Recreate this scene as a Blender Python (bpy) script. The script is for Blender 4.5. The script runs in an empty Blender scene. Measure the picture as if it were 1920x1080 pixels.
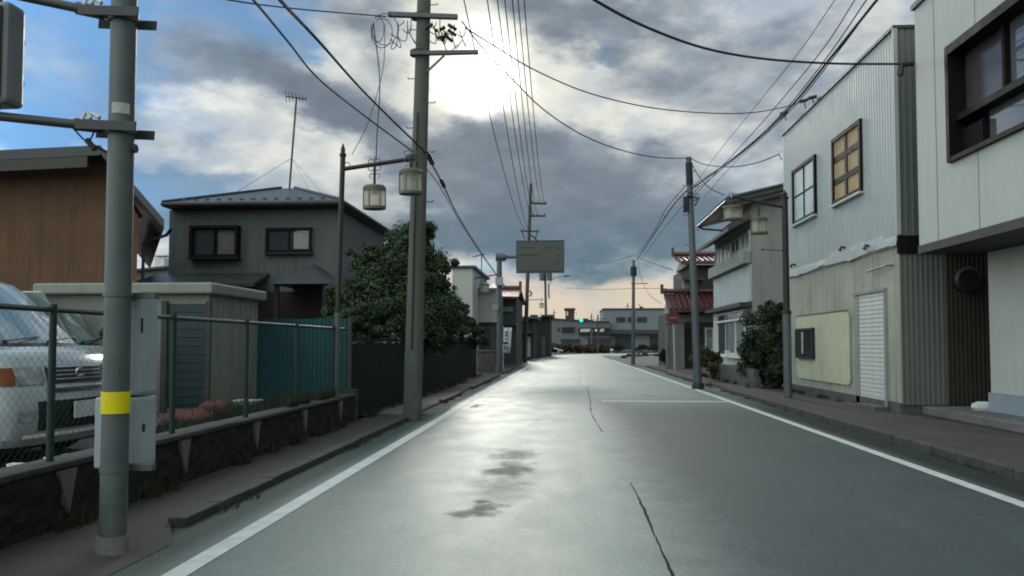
import bpy, bmesh, math, random
from mathutils import Vector, Matrix, Euler

random.seed(7)
S = bpy.context.scene
COL = S.collection
R = math.radians

# ------------------------------------------------------------------ camera
FPX = 1500.0                       # focal length in pixels of the 1920 px wide photograph
CAM = Vector((0.0, 0.0, 1.35))
PITCH, YAW = R(2.4), math.atan(102 / 1500.0)
PPX, PPY = 960.0, 582.0
cam_data = bpy.data.cameras.new("camera")
cam = bpy.data.objects.new("camera", cam_data)
COL.objects.link(cam)
cam.location = CAM
cam.rotation_euler = (math.pi / 2 + PITCH, 0, YAW)
cam_data.sensor_width = 36.0
cam_data.lens = 36.0 * FPX / 1920.0
cam_data.shift_y = (PPY - 540.0) / 1920.0
cam_data.clip_start = 0.05
cam_data.clip_end = 6000.0
S.camera = cam
CROT = Euler(cam.rotation_euler, 'XYZ').to_matrix()


def ray(px, py):
    return (CROT @ Vector(((px - PPX) / FPX, -(py - PPY) / FPX, -1.0))).normalized()


def AT(px, py, y):                 # point of the picture at depth y
    d = ray(px, py)
    return CAM + d * (y / d.y)


def GX(px, py, x):                 # point of the picture on the plane X = x
    d = ray(px, py)
    return CAM + d * (x / d.x)


def G(px, py, z=0.0):              # point of the picture on the ground
    d = ray(px, py)
    return CAM + d * ((z - CAM.z) / d.z)


def azel(px, py):
    d = ray(px, py)
    return math.degrees(math.atan2(d.x, d.y)), math.degrees(math.asin(d.z))


# ------------------------------------------------------------------ sky and sun
SUN_AZ, SUN_EL = azel(905, 145)
world = bpy.data.worlds.new("World")
S.world = world
world.use_nodes = True
NT = world.node_tree
for n_ in list(NT.nodes):
    NT.nodes.remove(n_)


def nd(t, **kw):
    n = NT.nodes.new(t)
    for k, v in kw.items():
        setattr(n, k, v)
    return n


def lk(a, b):
    NT.links.new(a, b)


def sock(n, i, v):
    if hasattr(v, 'links') or isinstance(v, bpy.types.NodeSocket):
        lk(v, n.inputs[i])
    elif v is not None:
        n.inputs[i].default_value = v


def M(op, a, b=None, c=None, clamp=False):
    n = nd('ShaderNodeMath', operation=op, use_clamp=clamp)
    sock(n, 0, a); sock(n, 1, b); sock(n, 2, c)
    return n.outputs[0]


def VM(op, a, b=None, out=0):
    n = nd('ShaderNodeVectorMath', operation=op)
    sock(n, 0, a); sock(n, 1, b)
    return n.outputs[out]


def SM(v, lo, hi, a=0.0, b=1.0):
    n = nd('ShaderNodeMapRange', interpolation_type='SMOOTHSTEP')
    n.clamp = True
    sock(n, 0, v)
    for i, x in enumerate((lo, hi, a, b)):
        n.inputs[1 + i].default_value = x
    return n.outputs[0]


def MIX(f, a, b):
    n = nd('ShaderNodeMix', data_type='RGBA')
    sock(n, 0, f); sock(n, 6, a); sock(n, 7, b)
    return n.outputs[2]


def NOISE(vec, scale, detail, rough=0.55, col=False, dist=0.0):
    n = nd('ShaderNodeTexNoise')
    sock(n, 'Vector', vec)
    n.inputs['Scale'].default_value = scale
    n.inputs['Detail'].default_value = detail
    n.inputs['Roughness'].default_value = rough
    n.inputs['Distortion'].default_value = dist
    return n.outputs[1 if col else 0]


def lin(r, g, b):
    f = lambda c: ((c / 255 + 0.055) / 1.055) ** 2.4 if c > 10 else c / 255 / 12.92
    return (f(r), f(g), f(b), 1.0)


SKY_K = 0.1                        # world strength


def skyc(r, g, b, k=1.0):          # displayed colour -> radiance before the strength
    c = lin(r, g, b)
    return (c[0] * k / SKY_K, c[1] * k / SKY_K, c[2] * k / SKY_K, 1.0)


tc = nd('ShaderNodeTexCoord').outputs['Generated']
sep = nd('ShaderNodeSeparateXYZ'); lk(tc, sep.inputs[0])
az = M('MULTIPLY', M('ARCTAN2', sep.outputs[0], sep.outputs[1]), 57.2958)
el = M('MULTIPLY', M('ARCSINE', sep.outputs[2]), 57.2958)
comb = nd('ShaderNodeCombineXYZ'); lk(az, comb.inputs[0]); lk(el, comb.inputs[1])
P0 = comb.outputs[0]
# flattened direction for the fractal pattern: clouds get finer and longer towards the horizon
dv = VM('MULTIPLY', tc, (1.0, 1.0, 2.1))
warp_n = NOISE(dv, 5.0, 6, 0.6, col=True)
warp = VM('MULTIPLY', VM('SUBTRACT', warp_n, (0.5, 0.5, 0.5)), (15.0, 9.0, 0.0))
P = VM('ADD', P0, warp)


def blobs(lst, base):
    out = base
    for (x, y, sx, sy, amp, *rot) in lst:
        a_, e_ = azel(x, y)
        d = VM('SUBTRACT', P, (a_, e_, 0.0))
        if rot:
            vr = nd('ShaderNodeVectorRotate', rotation_type='Z_AXIS')
            lk(d, vr.inputs[0]); vr.inputs['Angle'].default_value = R(rot[0])
            d = vr.outputs[0]
        d = VM('MULTIPLY', d, (26.0 / sx, 26.0 / sy, 0.0))
        q = VM('DOT_PRODUCT', d, d, out=1)
        g = M('EXPONENT', M('MULTIPLY', q, -1.0))
        out = M('MULTIPLY_ADD', g, amp, out)
    return out


n1 = NOISE(dv, 5.4, 9, 0.54, dist=0.3)
n2 = NOISE(VM('ADD', dv, (3.1, 1.7, 0.4)), 7.0, 9, 0.55)
n3 = NOISE(VM('ADD', dv, (7.7, 2.2, 5.0)), 15.0, 6, 0.55)
# cover of bright thin cloud over the blue
LIGHT = [(430, 200, 260, 60, .6), (300, 150, 120, 40, .3), (560, 130, 110, 70, .35), (470, 320, 260, 50, .55), (110, 240, 170, 30, .35),
         (1000, 150, 330, 170, .6), (1450, 60, 260, 110, .5), (1250, 250, 260, 70, .5), (1560, 200, 130, 200, .5),
         (900, 330, 400, 160, .45), (760, 60, 140, 120, .45), (640, 260, 160, 110, .4), (1150, 460, 500, 90, .5),
         (120, 95, 190, 110, -.75), (330, 60, 130, 80, -.35), (560, 80, 40, 26, -.4), (1140, 104, 26, 20, -.85),
         (330, 335, 90, 20, -.7), (800, 510, 130, 40, .3), (230, 500, 200, 60, .3), (160, 372, 200, 30, -.6), (60, 190, 90, 40, -.4),
         (1350, 330, 200, 40, .15), (1390, 270, 70, 30, -.45), (1330, 380, 140, 24, -.5), (1230, 560, 60, 20, -.2), (830, 215, 30, 14, -.3)]
cover = blobs(LIGHT, M('MULTIPLY_ADD', M('SUBTRACT', n1, 0.5), 2.2, 0.36))
m_light = SM(cover, 0.15, 0.85)
# thick grey cloud
DARK = [(1150, 60, 170, 55, .95), (1050, 18, 120, 30, .6), (960, 10, 90, 25, .2), (600, 190, 120, 40, 1.15, 20), (540, 165, 60, 20, .8), (420, 120, 120, 30, .4), (470, 260, 120, 16, .35),
        (690, 265, 110, 40, .8, 30), (745, 60, 85, 90, .75), (400, 400, 160, 20, .3), (60, 130, 80, 60, .25), (800, 300, 140, 50, .55), (1010, 265, 180, 40, .45),
        (980, 370, 330, 75, .75), (1250, 310, 160, 50, .35), (1380, 300, 120, 40, -.35), (1200, 420, 420, 80, .85), (1330, 150, 90, 60, .3),
        (860, 460, 260, 60, .6), (330, 70, 110, 70, .35), (1420, 230, 140, 90, .3), (1500, 90, 120, 90, .15),
        (905, 140, 120, 85, -1.3), (1190, 258, 70, 30, -.75), (1235, 75, 40, 30, -.35), (1010, 190, 80, 60, -.5),
        (470, 215, 150, 40, -.3), (560, 300, 150, 25, -.3), (600, 110, 60, 60, -.3), (1440, 20, 130, 35, -.5),
        (820, 405, 130, 14, -.4), (1270, 235, 70, 24, -.4), (1560, 250, 90, 60, .1), (1090, 130, 60, 40, -.4)]
thick = blobs(DARK, M('MULTIPLY_ADD', M('SUBTRACT', n2, 0.5), 2.6, 0.22))
m_dark = SM(thick, 0.0, 1.05)
m_dark2 = SM(thick, 0.70, 1.5)

nish = nd('ShaderNodeTexSky', sky_type='NISHITA')
nish.sun_disc = False
nish.sun_elevation = R(SUN_EL)
nish.sun_rotation = R(SUN_AZ)
nish.air_density = 1.0; nish.dust_density = 0.6; nish.ozone_density = 2.0
blue = VM('MULTIPLY', nish.outputs[0], (0.30, 0.48, 0.62))
blue = MIX(0.5, blue, skyc(84, 132, 185))

# angle from the sun
sd = ray(905, 145)
cosang = VM('DOT_PRODUCT', tc, tuple(sd), out=1)
ang = M('MULTIPLY', M('ARCCOSINE', M('MINIMUM', cosang, 1.0)), 57.2958)
near_sun = M('EXPONENT', M('MULTIPLY', ang, -1.0 / 9.0))
angw = M('ABSOLUTE', M('ADD', ang, M('MULTIPLY', M('SUBTRACT', n2, 0.5), 7.0)))
core = M('EXPONENT', M('MULTIPLY', M('POWER', M('DIVIDE', angw, 1.9), 2.0), -1.0))

lightc = MIX(SM(n3, 0.35, 0.7), skyc(170, 184, 199), skyc(226, 227, 221))
lightc = MIX(M('MULTIPLY', near_sun, 0.75), lightc, skyc(252, 247, 224, 1.0))
darkc = MIX(SM(n3, 0.3, 0.7), skyc(112, 126, 141), skyc(146, 159, 171))
darkc2 = skyc(103, 114, 127)
lowdark = skyc(90, 117, 133)
darkc = MIX(SM(el, 11.5, 5.0), darkc, lowdark)
sky = MIX(m_light, blue, lightc)
sky = MIX(M('MULTIPLY', m_dark, 0.92), sky, darkc)
sky = MIX(M('MULTIPLY', m_dark2, 0.55), sky, MIX(SM(el, 11.5, 5.0), darkc2, lowdark))
# pale peach strip under the cloud deck
pel = nd('ShaderNodeSeparateXYZ'); lk(P, pel.inputs[0])
edge = M('ADD', M('MULTIPLY', el, 0.6), M('MULTIPLY', pel.outputs[1], 0.4))
m_hor = SM(edge, 4.9, 4.4)
m_hor = M('MULTIPLY', m_hor, SM(az, 20.0, 14.0, 0.55, 1.0))
peach = MIX(SM(n1, 0.32, 0.54), skyc(166, 176, 188), skyc(222, 207, 186))
sky = MIX(M('MULTIPLY', m_hor, 0.95), sky, peach)
# light coming through the thin cloud round the sun
glow = M('MULTIPLY', core, SM(thick, 0.75, -0.1))
glowc = VM('SCALE', (1.0, 0.97, 0.90), None)
glowc.node.inputs[3].default_value = 1.0
lk(M('MULTIPLY', glow, 90.0), glowc.node.inputs[3])
sky = VM('ADD', sky, glowc)
# a wide, weak brightening of the cloud layer about the sun
halo = VM('SCALE', (1.0, 0.98, 0.92), None)
lk(M('MULTIPLY', M('MULTIPLY', near_sun, SM(thick, 1.0, 0.2, 0.2, 1.0)), 0.8), halo.node.inputs[3])
sky = VM('ADD', sky, halo)
# added brightening of the unseen sky left and behind, to light the facades
lobe = VM('DOT_PRODUCT', tc, tuple(Vector((-.86, -.36, .40)).normalized()), out=1)
back = M('ADD', SM(lobe, 0.05, 0.75, 0.0, 2.9), SM(M('ABSOLUTE', az), 32.0, 80.0, 1.0, 1.75))
bk = VM('SCALE', MIX(SM(M('ABSOLUTE', az), 32.0, 95.0, 0.0, .75), sky, skyc(172, 180, 170)), None)
lk(back, bk.node.inputs[3])
sky = bk
# below the horizon: dull ground colour for the light only
sky = MIX(SM(el, 0.0, -2.0), sky, skyc(90, 92, 92))
bg = nd('ShaderNodeBackground')
lk(sky, bg.inputs[0]); bg.inputs[1].default_value = SKY_K
wo = nd('ShaderNodeOutputWorld'); lk(bg.outputs[0], wo.inputs[0])
world.cycles.sampling_method = 'MANUAL'
world.cycles.sample_map_resolution = 1024

sun_data = bpy.data.lights.new("sun", 'SUN')
sun_data.energy = 0.85
sun_data.angle = R(10)
sun_data.color = (1.0, 0.95, 0.86)
sun = bpy.data.objects.new("sun", sun_data)
COL.objects.link(sun)
sun.location = (0, 60, 40)
sun.rotation_euler = (-sd).to_track_quat('-Z', 'Y').to_euler()

S.view_settings.view_transform = 'Standard'
S.view_settings.look = 'None'
S.view_settings.exposure = 0.0
S.view_settings.gamma = 1.0
S.view_settings.use_curve_mapping = False
S.render.engine = 'CYCLES'
S.cycles.use_denoising = True
S.cycles.max_bounces = 6
S.cycles.transparent_max_bounces = 12
S.cycles.filter_width = 1.9

# ------------------------------------------------------------------ materials
def mat(name, rgb, rough=0.7, var=0.15, scale=3.0, bump=0.0, bscale=60.0, metal=0.0, spec=0.35,
        streak=0.0, dirt=None, stretch=(1, 1, 1)):
    m = bpy.data.materials.new(name)
    m.use_nodes = True
    t = m.node_tree
    b = t.nodes['Principled BSDF']
    b.inputs['Roughness'].default_value = rough
    b.inputs['Metallic'].default_value = metal
    b.inputs['Specular IOR Level'].default_value = spec
    N = lambda k: t.nodes.new(k)
    L = lambda a_, b_: t.links.new(a_, b_)
    geo = N('ShaderNodeNewGeometry').outputs['Position']
    mp = N('ShaderNodeMapping'); L(geo, mp.inputs[0]); mp.inputs['Scale'].default_value = stretch
    no = N('ShaderNodeTexNoise'); L(mp.outputs[0], no.inputs['Vector'])
    no.inputs['Scale'].default_value = scale; no.inputs['Detail'].default_value = 8
    no.inputs['Roughness'].default_value = 0.65
    mr = N('ShaderNodeMapRange'); L(no.outputs[0], mr.inputs[0])
    mr.inputs[1].default_value = 0.3; mr.inputs[2].default_value = 0.7
    mr.inputs[3].default_value = 1 - var; mr.inputs[4].default_value = 1 + var
    vs = N('ShaderNodeVectorMath'); vs.operation = 'SCALE'
    vs.inputs[0].default_value = rgb[:3]; L(mr.outputs[0], vs.inputs[3])
    col = vs.outputs[0]
    if streak:
        mp2 = N('ShaderNodeMapping'); L(geo, mp2.inputs[0]); mp2.inputs['Scale'].default_value = (7, 7, 0.35)
        n2_ = N('ShaderNodeTexNoise'); L(mp2.outputs[0], n2_.inputs['Vector'])
        n2_.inputs['Scale'].default_value = 1.0; n2_.inputs['Detail'].default_value = 6
        m2 = N('ShaderNodeMapRange'); L(n2_.outputs[0], m2.inputs[0])
        m2.inputs[1].default_value = 0.48; m2.inputs[2].default_value = 0.72
        m2.inputs[3].default_value = 0.0; m2.inputs[4].default_value = streak
        mx = N('ShaderNodeMix'); mx.data_type = 'RGBA'
        L(m2.outputs[0], mx.inputs[0]); L(col, mx.inputs[6])
        mx.inputs[7].default_value = (*(dirt or tuple(c * 0.3 for c in rgb[:3])), 1)
        col = mx.outputs[2]
    L(col, b.inputs['Base Color'])
    rr = N('ShaderNodeMapRange'); L(no.outputs[0], rr.inputs[0])
    rr.inputs[1].default_value = 0.3; rr.inputs[2].default_value = 0.7
    rr.inputs[3].default_value = max(0.02, rough - 0.08); rr.inputs[4].default_value = min(1, rough + 0.08)
    L(rr.outputs[0], b.inputs['Roughness'])
    if bump:
        nb = N('ShaderNodeTexNoise'); L(geo, nb.inputs['Vector'])
        nb.inputs['Scale'].default_value = bscale; nb.inputs['Detail'].default_value = 5
        bp = N('ShaderNodeBump'); L(nb.outputs[0], bp.inputs['Height'])
        bp.inputs['Strength'].default_value = bump; bp.inputs['Distance'].default_value = 0.02
        L(bp.outputs[0], b.inputs['Normal'])
    m['b'] = 1
    return m


def emit(name, rgb, k):
    m = bpy.data.materials.new(name); m.use_nodes = True
    b = m.node_tree.nodes['Principled BSDF']
    b.inputs['Base Color'].default_value = (*rgb, 1)
    b.inputs['Emission Color'].default_value = (*rgb, 1)
    b.inputs['Emission Strength'].default_value = k
    return m


def glassy(name, rgb, rough=0.06, var=0.3, scale=1.5, stretch=(1, 1, 1), coat=0.0):
    m = mat(name, rgb, rough, var, scale, spec=0.9, stretch=stretch)
    b = m.node_tree.nodes['Principled BSDF']
    b.inputs['IOR'].default_value = 1.6
    for l in list(b.inputs['Roughness'].links):
        m.node_tree.links.remove(l)
    b.inputs['Roughness'].default_value = rough
    b.inputs['Coat Weight'].default_value = coat
    return m


def frosted(name, rgb):
    m = bpy.data.materials.new(name); m.use_nodes = True
    t = m.node_tree
    for n in list(t.nodes):
        t.nodes.remove(n)
    o = t.nodes.new('ShaderNodeOutputMaterial')
    d = t.nodes.new('ShaderNodeBsdfTranslucent'); d.inputs[0].default_value = (*rgb, 1)
    g = t.nodes.new('ShaderNodeBsdfGlossy'); g.inputs[1].default_value = 0.3
    g.inputs[0].default_value = (0.8, 0.8, 0.8, 1)
    tr = t.nodes.new('ShaderNodeBsdfTransparent'); tr.inputs[0].default_value = (*rgb, 1)
    a = t.nodes.new('ShaderNodeMixShader'); a.inputs[0].default_value = 0.08
    t.links.new(d.outputs[0], a.inputs[1]); t.links.new(g.outputs[0], a.inputs[2])
    c = t.nodes.new('ShaderNodeMixShader'); c.inputs[0].default_value = 0.45
    t.links.new(a.outputs[0], c.inputs[1]); t.links.new(tr.outputs[0], c.inputs[2])
    t.links.new(c.outputs[0], o.inputs[0])
    return m


def leafmat(name, rgb, rgb2):
    m = bpy.data.materials.new(name); m.use_nodes = True
    t = m.node_tree
    b = t.nodes['Principled BSDF']
    geo = t.nodes.new('ShaderNodeNewGeometry')
    no = t.nodes.new('ShaderNodeTexNoise'); no.inputs['Scale'].default_value = 1.6
    no.inputs['Detail'].default_value = 4
    t.links.new(geo.outputs['Position'], no.inputs['Vector'])
    mr = t.nodes.new('ShaderNodeMapRange'); mr.inputs[1].default_value = .35; mr.inputs[2].default_value = .65
    t.links.new(no.outputs[0], mr.inputs[0])
    ad = t.nodes.new('ShaderNodeMath'); ad.operation = 'MULTIPLY_ADD'
    t.links.new(geo.outputs['Random Per Island'], ad.inputs[0]); ad.inputs[1].default_value = 0.6
    t.links.new(mr.outputs[0], ad.inputs[2])
    mx = t.nodes.new('ShaderNodeMix'); mx.data_type = 'RGBA'
    t.links.new(ad.outputs[0], mx.inputs[0])
    mx.inputs[6].default_value = (*rgb, 1); mx.inputs[7].default_value = (*rgb2, 1)
    t.links.new(mx.outputs[2], b.inputs['Base Color'])
    b.inputs['Roughness'].default_value = 0.6
    b.inputs['Specular IOR Level'].default_value = 0.2
    return m


# ------------------------------------------------------------------ mesh builder
class MB:
    def __init__(s):
        s.v = []; s.f = []

    def add(s, vs, fs):
        o = len(s.v)
        s.v += [Vector(p) for p in vs]
        s.f += [tuple(i + o for i in f) for f in fs]
        return s

    def box(s, x0, x1, y0, y1, z0, z1):
        x0, x1 = min(x0, x1), max(x0, x1); y0, y1 = min(y0, y1), max(y0, y1); z0, z1 = min(z0, z1), max(z0, z1)
        return s.add([(x0, y0, z0), (x1, y0, z0), (x1, y1, z0), (x0, y1, z0), (x0, y0, z1), (x1, y0, z1), (x1, y1, z1), (x0, y1, z1)],
                     [(0, 3, 2, 1), (4, 5, 6, 7), (0, 1, 5, 4), (1, 2, 6, 5), (2, 3, 7, 6), (3, 0, 4, 7)])

    def slab(s, pts, thick):           # polygon (counter-clockwise from above) given its underside thickness
        n = len(pts)
        top = [Vector(p) for p in pts]
        d = Vector(thick) if hasattr(thick, '__len__') else Vector((0, 0, -thick))
        return s.add(top + [p + d for p in top],
                     [tuple(range(n)), tuple(reversed(range(n, 2 * n)))] + [(i, i + n, (i + 1) % n + n, (i + 1) % n) for i in range(n)])

    def quad(s, a, b, c, d):
        return s.add([a, b, c, d], [(0, 1, 2, 3)])

    def tube(s, pts, r, n=8, cap=True):
        pts = [Vector(p) for p in pts]
        rs = r if hasattr(r, '__len__') else [r] * len(pts)
        o = len(s.v)
        up = None
        for i, p in enumerate(pts):
            a = pts[max(0, i - 1)]; b = pts[min(len(pts) - 1, i + 1)]
            t = (b - a).normalized()
            if up is None:
                up = Vector((0, 0, 1)) if abs(t.z) < 0.9 else Vector((1, 0, 0))
            x = t.cross(up).normalized(); y = x.cross(t).normalized()
            up = y
            for k in range(n):
                th = 2 * math.pi * k / n
                s.v.append(p + (x * math.cos(th) + y * math.sin(th)) * rs[i])
        for i in range(len(pts) - 1):
            for k in range(n):
                q = (k + 1) % n
                s.f.append((o + i * n + k, o + i * n + q, o + (i + 1) * n + q, o + (i + 1) * n + k))
        if cap:
            s.f.append(tuple(o + k for k in reversed(range(n))))
            e = o + (len(pts) - 1) * n
            s.f.append(tuple(e + k for k in range(n)))
        return s

    def bar(s, a, b, w, h):            # rectangular bar between two points
        a, b = Vector(a), Vector(b)
        t = (b - a).normalized()
        up = Vector((0, 0, 1)) if abs(t.z) < 0.9 else Vector((0, 1, 0))
        x = t.cross(up).normalized() * w / 2; y = x.normalized().cross(t) * h / 2
        vs = [a - x - y, a + x - y, a + x + y, a - x + y, b - x - y, b + x - y, b + x + y, b - x + y]
        return s.add(vs, [(3, 2, 1, 0), (4, 5, 6, 7), (0, 1, 5, 4), (1, 2, 6, 5), (2, 3, 7, 6), (3, 0, 4, 7)])

    def rings(s, rings, cap0=True, cap1=True):
        o = len(s.v); n = len(rings[0])
        for r in rings:
            s.v += [Vector(p) for p in r]
        for i in range(len(rings) - 1):
            for k in range(n):
                q = (k + 1) % n
                s.f.append((o + i * n + k, o + i * n + q, o + (i + 1) * n + q, o + (i + 1) * n + k))
        if cap0: s.f.append(tuple(o + k for k in reversed(range(n))))
        if cap1: s.f.append(tuple(o + (len(rings) - 1) * n + k for k in range(n)))
        return s

    def build(s, name, m, parent=None, smooth=False, bevel=0.0, loc=None):
        me = bpy.data.meshes.new(name)
        base = wl(parent) if parent else Vector(loc or (0, 0, 0))
        me.from_pydata([p - base for p in s.v], [], s.f)
        me.update()
        bm = bmesh.new(); bm.from_mesh(me)
        bmesh.ops.recalc_face_normals(bm, faces=bm.faces) if not getattr(s, 'raw', False) else None
        if bevel:
            es = [e for e in bm.edges if len(e.link_faces) == 2 and e.calc_face_angle(0) > 0.6]
            bmesh.ops.bevel(bm, geom=es, offset=bevel, segments=2, affect='EDGES', profile=0.5)
        bm.to_mesh(me); bm.free()
        if smooth:
            me.polygons.foreach_set('use_smooth', [True] * len(me.polygons))
            me.set_sharp_from_angle(angle=R(40))
        me.materials.append(m)
        o = bpy.data.objects.new(name, me)
        COL.objects.link(o)
        if parent:
            o.parent = parent
        else:
            o.location = base
        return o


def wl(o):
    v = Vector(o.location)
    while o.parent:
        o = o.parent; v += Vector(o.location)
    return v


def tag(o, label, cat, group=None):
    o['label'] = label; o['category'] = cat
    if group: o['group'] = group
    return o


def thing(name, label, cat, loc, group=None):
    o = bpy.data.objects.new(name, None); COL.objects.link(o)
    o.location = loc; o.empty_display_size = 0.2
    return tag(o, label, cat, group)


def struct(o):
    o['kind'] = 'structure'
    return o


def copy_tree(o, parent=None):
    c = o.copy(); COL.objects.link(c)
    if parent: c.parent = parent
    for ch in [x for x in bpy.data.objects if x.parent == o and x is not c]:
        copy_tree(ch, c)
    return c


def pmap(axis, pos, out):
    """plane helper: (a, z, d) -> world; a along the wall, d outwards"""
    if axis == 'x':
        return lambda a, z, d: Vector((pos + out * d, a, z))
    return lambda a, z, d: Vector((a, pos + out * d, z))


def pbox(mb, pm, a0, a1, z0, z1, d0, d1):
    p, q = pm(a0, z0, d0), pm(a1, z1, d1)
    return mb.box(p.x, q.x, p.y, q.y, p.z, q.z)


def window(root, pm, a0, a1, z0, z1, fm, gm, nx=2, nz=1, fw=0.05, dep=0.07, sill=None, cur=None, thin=0.03):
    f = MB()
    pbox(f, pm, a0, a0 + fw, z0, z1, -0.01, dep); pbox(f, pm, a1 - fw, a1, z0, z1, -0.01, dep)
    pbox(f, pm, a0 + fw, a1 - fw, z0, z0 + fw, -0.01, dep - .003); pbox(f, pm, a0 + fw, a1 - fw, z1 - fw, z1, -0.01, dep - .003)
    for i in range(1, nx):
        c = a0 + (a1 - a0) * i / nx
        pbox(f, pm, c - thin / 2, c + thin / 2, z0 + fw, z1 - fw, 0.0, dep * 0.7)
    for i in range(1, nz):
        c = z0 + (z1 - z0) * i / nz
        pbox(f, pm, a0 + fw, a1 - fw, c - thin / 2, c + thin / 2, 0.0, dep * 0.66)
    fo = f.build('window', fm, root)
    g = MB(); pbox(g, pm, a0 + fw, a1 - fw, z0 + fw, z1 - fw, 0.004, dep * 0.3)
    g.build('pane', gm, fo)
    if cur:
        g = MB(); w = (a1 - a0)
        pbox(g, pm, a0 + fw + w * cur[0], a0 + fw + w * cur[1], z0 + fw * 1.4, z1 - fw * 1.4, dep * 0.3, dep * 0.34)
        g.build('curtain', cur[2], fo)
    if sill:
        g = MB(); pbox(g, pm, a0 - .04, a1 + .04, z0 - .05, z0 - .004, -0.01, dep + .05); g.build('sill', sill, fo)
    return fo


def ribs(mb, pm, a0, a1, z0, z1, pitch, dep, flat=0.55):
    n = max(1, int(round((a1 - a0) / pitch))); p = (a1 - a0) / n
    prof = []
    for i in range(n):
        s = a0 + i * p; w = p * (1 - flat) / 2
        prof += [(s, 0), (s + w * .6, dep), (s + w * .6 + p * flat * .45, dep), (s + w * 1.2 + p * flat * .45, 0)]
    prof.append((a1, 0))
    o = len(mb.v)
    for (a, d) in prof:
        mb.v += [pm(a, z0, d + .002), pm(a, z1, d + .002)]
    for i in range(len(prof) - 1):
        mb.f.append((o + 2 * i, o + 2 * i + 2, o + 2 * i + 3, o + 2 * i + 1))
    mb.raw = True
    return mb


def circle_pts(c, r, n, axis='z', sq=1.0):
    out = []
    for k in range(n):
        t = 2 * math.pi * k / n
        a, b = math.cos(t) * r, math.sin(t) * r * sq
        out.append(Vector(c) + (Vector((a, b, 0)) if axis == 'z' else Vector((a, 0, b)) if axis == 'y' else Vector((0, a, b))))
    return out


def foliage(mb, lobes, n, size, seed, flat=0.7):
    """leaf clumps: small bent quads scattered through the shells of many lobes"""
    rnd = random.Random(seed)
    tot = sum(l[3] * l[3] for l in lobes)
    for (x, y, z, r, *q) in lobes:
        sz = q[0] if q else flat
        k = int(n * r * r / tot)
        subs = []
        for _ in range(max(8, int(r * 34))):
            d = Vector((rnd.gauss(0, 1), rnd.gauss(0, 1), rnd.gauss(0, 1))).normalized() * r * rnd.uniform(.3, .92)
            subs.append((Vector((x + d.x, y + d.y, z + d.z * sz)), r * rnd.uniform(.14, .40)))
        for _ in range(k):
            c, rr = rnd.choice(subs)
            d = Vector((rnd.gauss(0, 1), rnd.gauss(0, 1), rnd.gauss(0, 1))).normalized()
            p = c + Vector((d.x, d.y, d.z * sz)) * rr * rnd.uniform(.5, 1.1)
            s_ = size * rnd.uniform(.5, 1.5)
            nrm = (d + Vector((rnd.uniform(-.8, .8), rnd.uniform(-.8, .8), rnd.uniform(-.4, .9)))).normalized()
            u = nrm.cross(Vector((rnd.uniform(-1, 1), rnd.uniform(-1, 1), rnd.uniform(-1, 1)))).normalized()
            w = nrm.cross(u)
            mb.add([p - u * s_, p - w * s_ * .45, p + u * s_, p + w * s_ * .45], [(0, 1, 2, 3)])
    mb.raw = True
    return mb


def tree_limbs(mb, base, tips, r0, seed=1):
    rnd = random.Random(seed)
    base = Vector(base)
    for i, t in enumerate(tips):
        t = Vector(t)
        m1 = base.lerp(t, .35) + Vector((rnd.uniform(-.15, .15), rnd.uniform(-.15, .15), .15))
        m2 = base.lerp(t, .7) + Vector((rnd.uniform(-.2, .2), rnd.uniform(-.2, .2), .1))
        mb.tube([base, m1, m2, t], [r0, r0 * .75, r0 * .45, r0 * .15], 7)
    return mb


def sag_pts(a, b, sag, n=24):
    a, b = Vector(a), Vector(b)
    return [a.lerp(b, i / n) - Vector((0, 0, sag * 4 * (i / n) * (1 - i / n))) for i in range(n + 1)]


def spline(pts, per=8):
    pts = [Vector(p) for p in pts]
    e = [pts[0] * 2 - pts[1]] + pts + [pts[-1] * 2 - pts[-2]]
    out = []
    for i in range(1, len(e) - 2):
        p0, p1, p2, p3 = e[i - 1:i + 3]
        for k in range(per):
            t = k / per
            out.append(.5 * ((2 * p1) + (-p0 + p2) * t + (2 * p0 - 5 * p1 + 4 * p2 - p3) * t * t + (-p0 + 3 * p1 - 3 * p2 + p3) * t ** 3))
    out.append(pts[-1])
    return out


# palette
m_galv = mat('galvanised_steel', (.085, .098, .10), .55, .18, 6, .05, 40, .3, .4, streak=.25)
m_conc_pole = mat('pole_concrete', (.088, .087, .076), .8, .15, 5, .25, 90, streak=.3)
m_conc = mat('old_concrete', (.125, .12, .11), .85, .3, 2.5, .4, 50, streak=.3)
m_concd = mat('dark_concrete', (.075, .072, .066), .85, .4, 3, .5, 30)
m_black = mat('black_paint', (.012, .012, .013), .45, .2, 8, spec=.4)
m_cable = mat('cable_rubber', (.012, .012, .014), .6, .1, 8)
m_dkmetal = mat('dark_bracket', (.035, .035, .036), .5, .25, 12)
m_whitepaint = mat('white_paint', (.62, .62, .60), .6, .12, 6)
m_brown_frame = mat('brown_aluminium', (.009, .006, .006), .6, .2, 5, spec=.12)
m_glass = glassy('window_glass', (.03, .035, .04), .05, .4, .8)
m_glassl = glassy('window_glass_curtained', (.22, .24, .24), .12, .25, .7)
m_alu = mat('aluminium', (.42, .43, .43), .4, .1, 8, metal=.4)

m_farglass = mat('dull_far_glass', (.022, .026, .03), .4, .3, .6, spec=.3)

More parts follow.
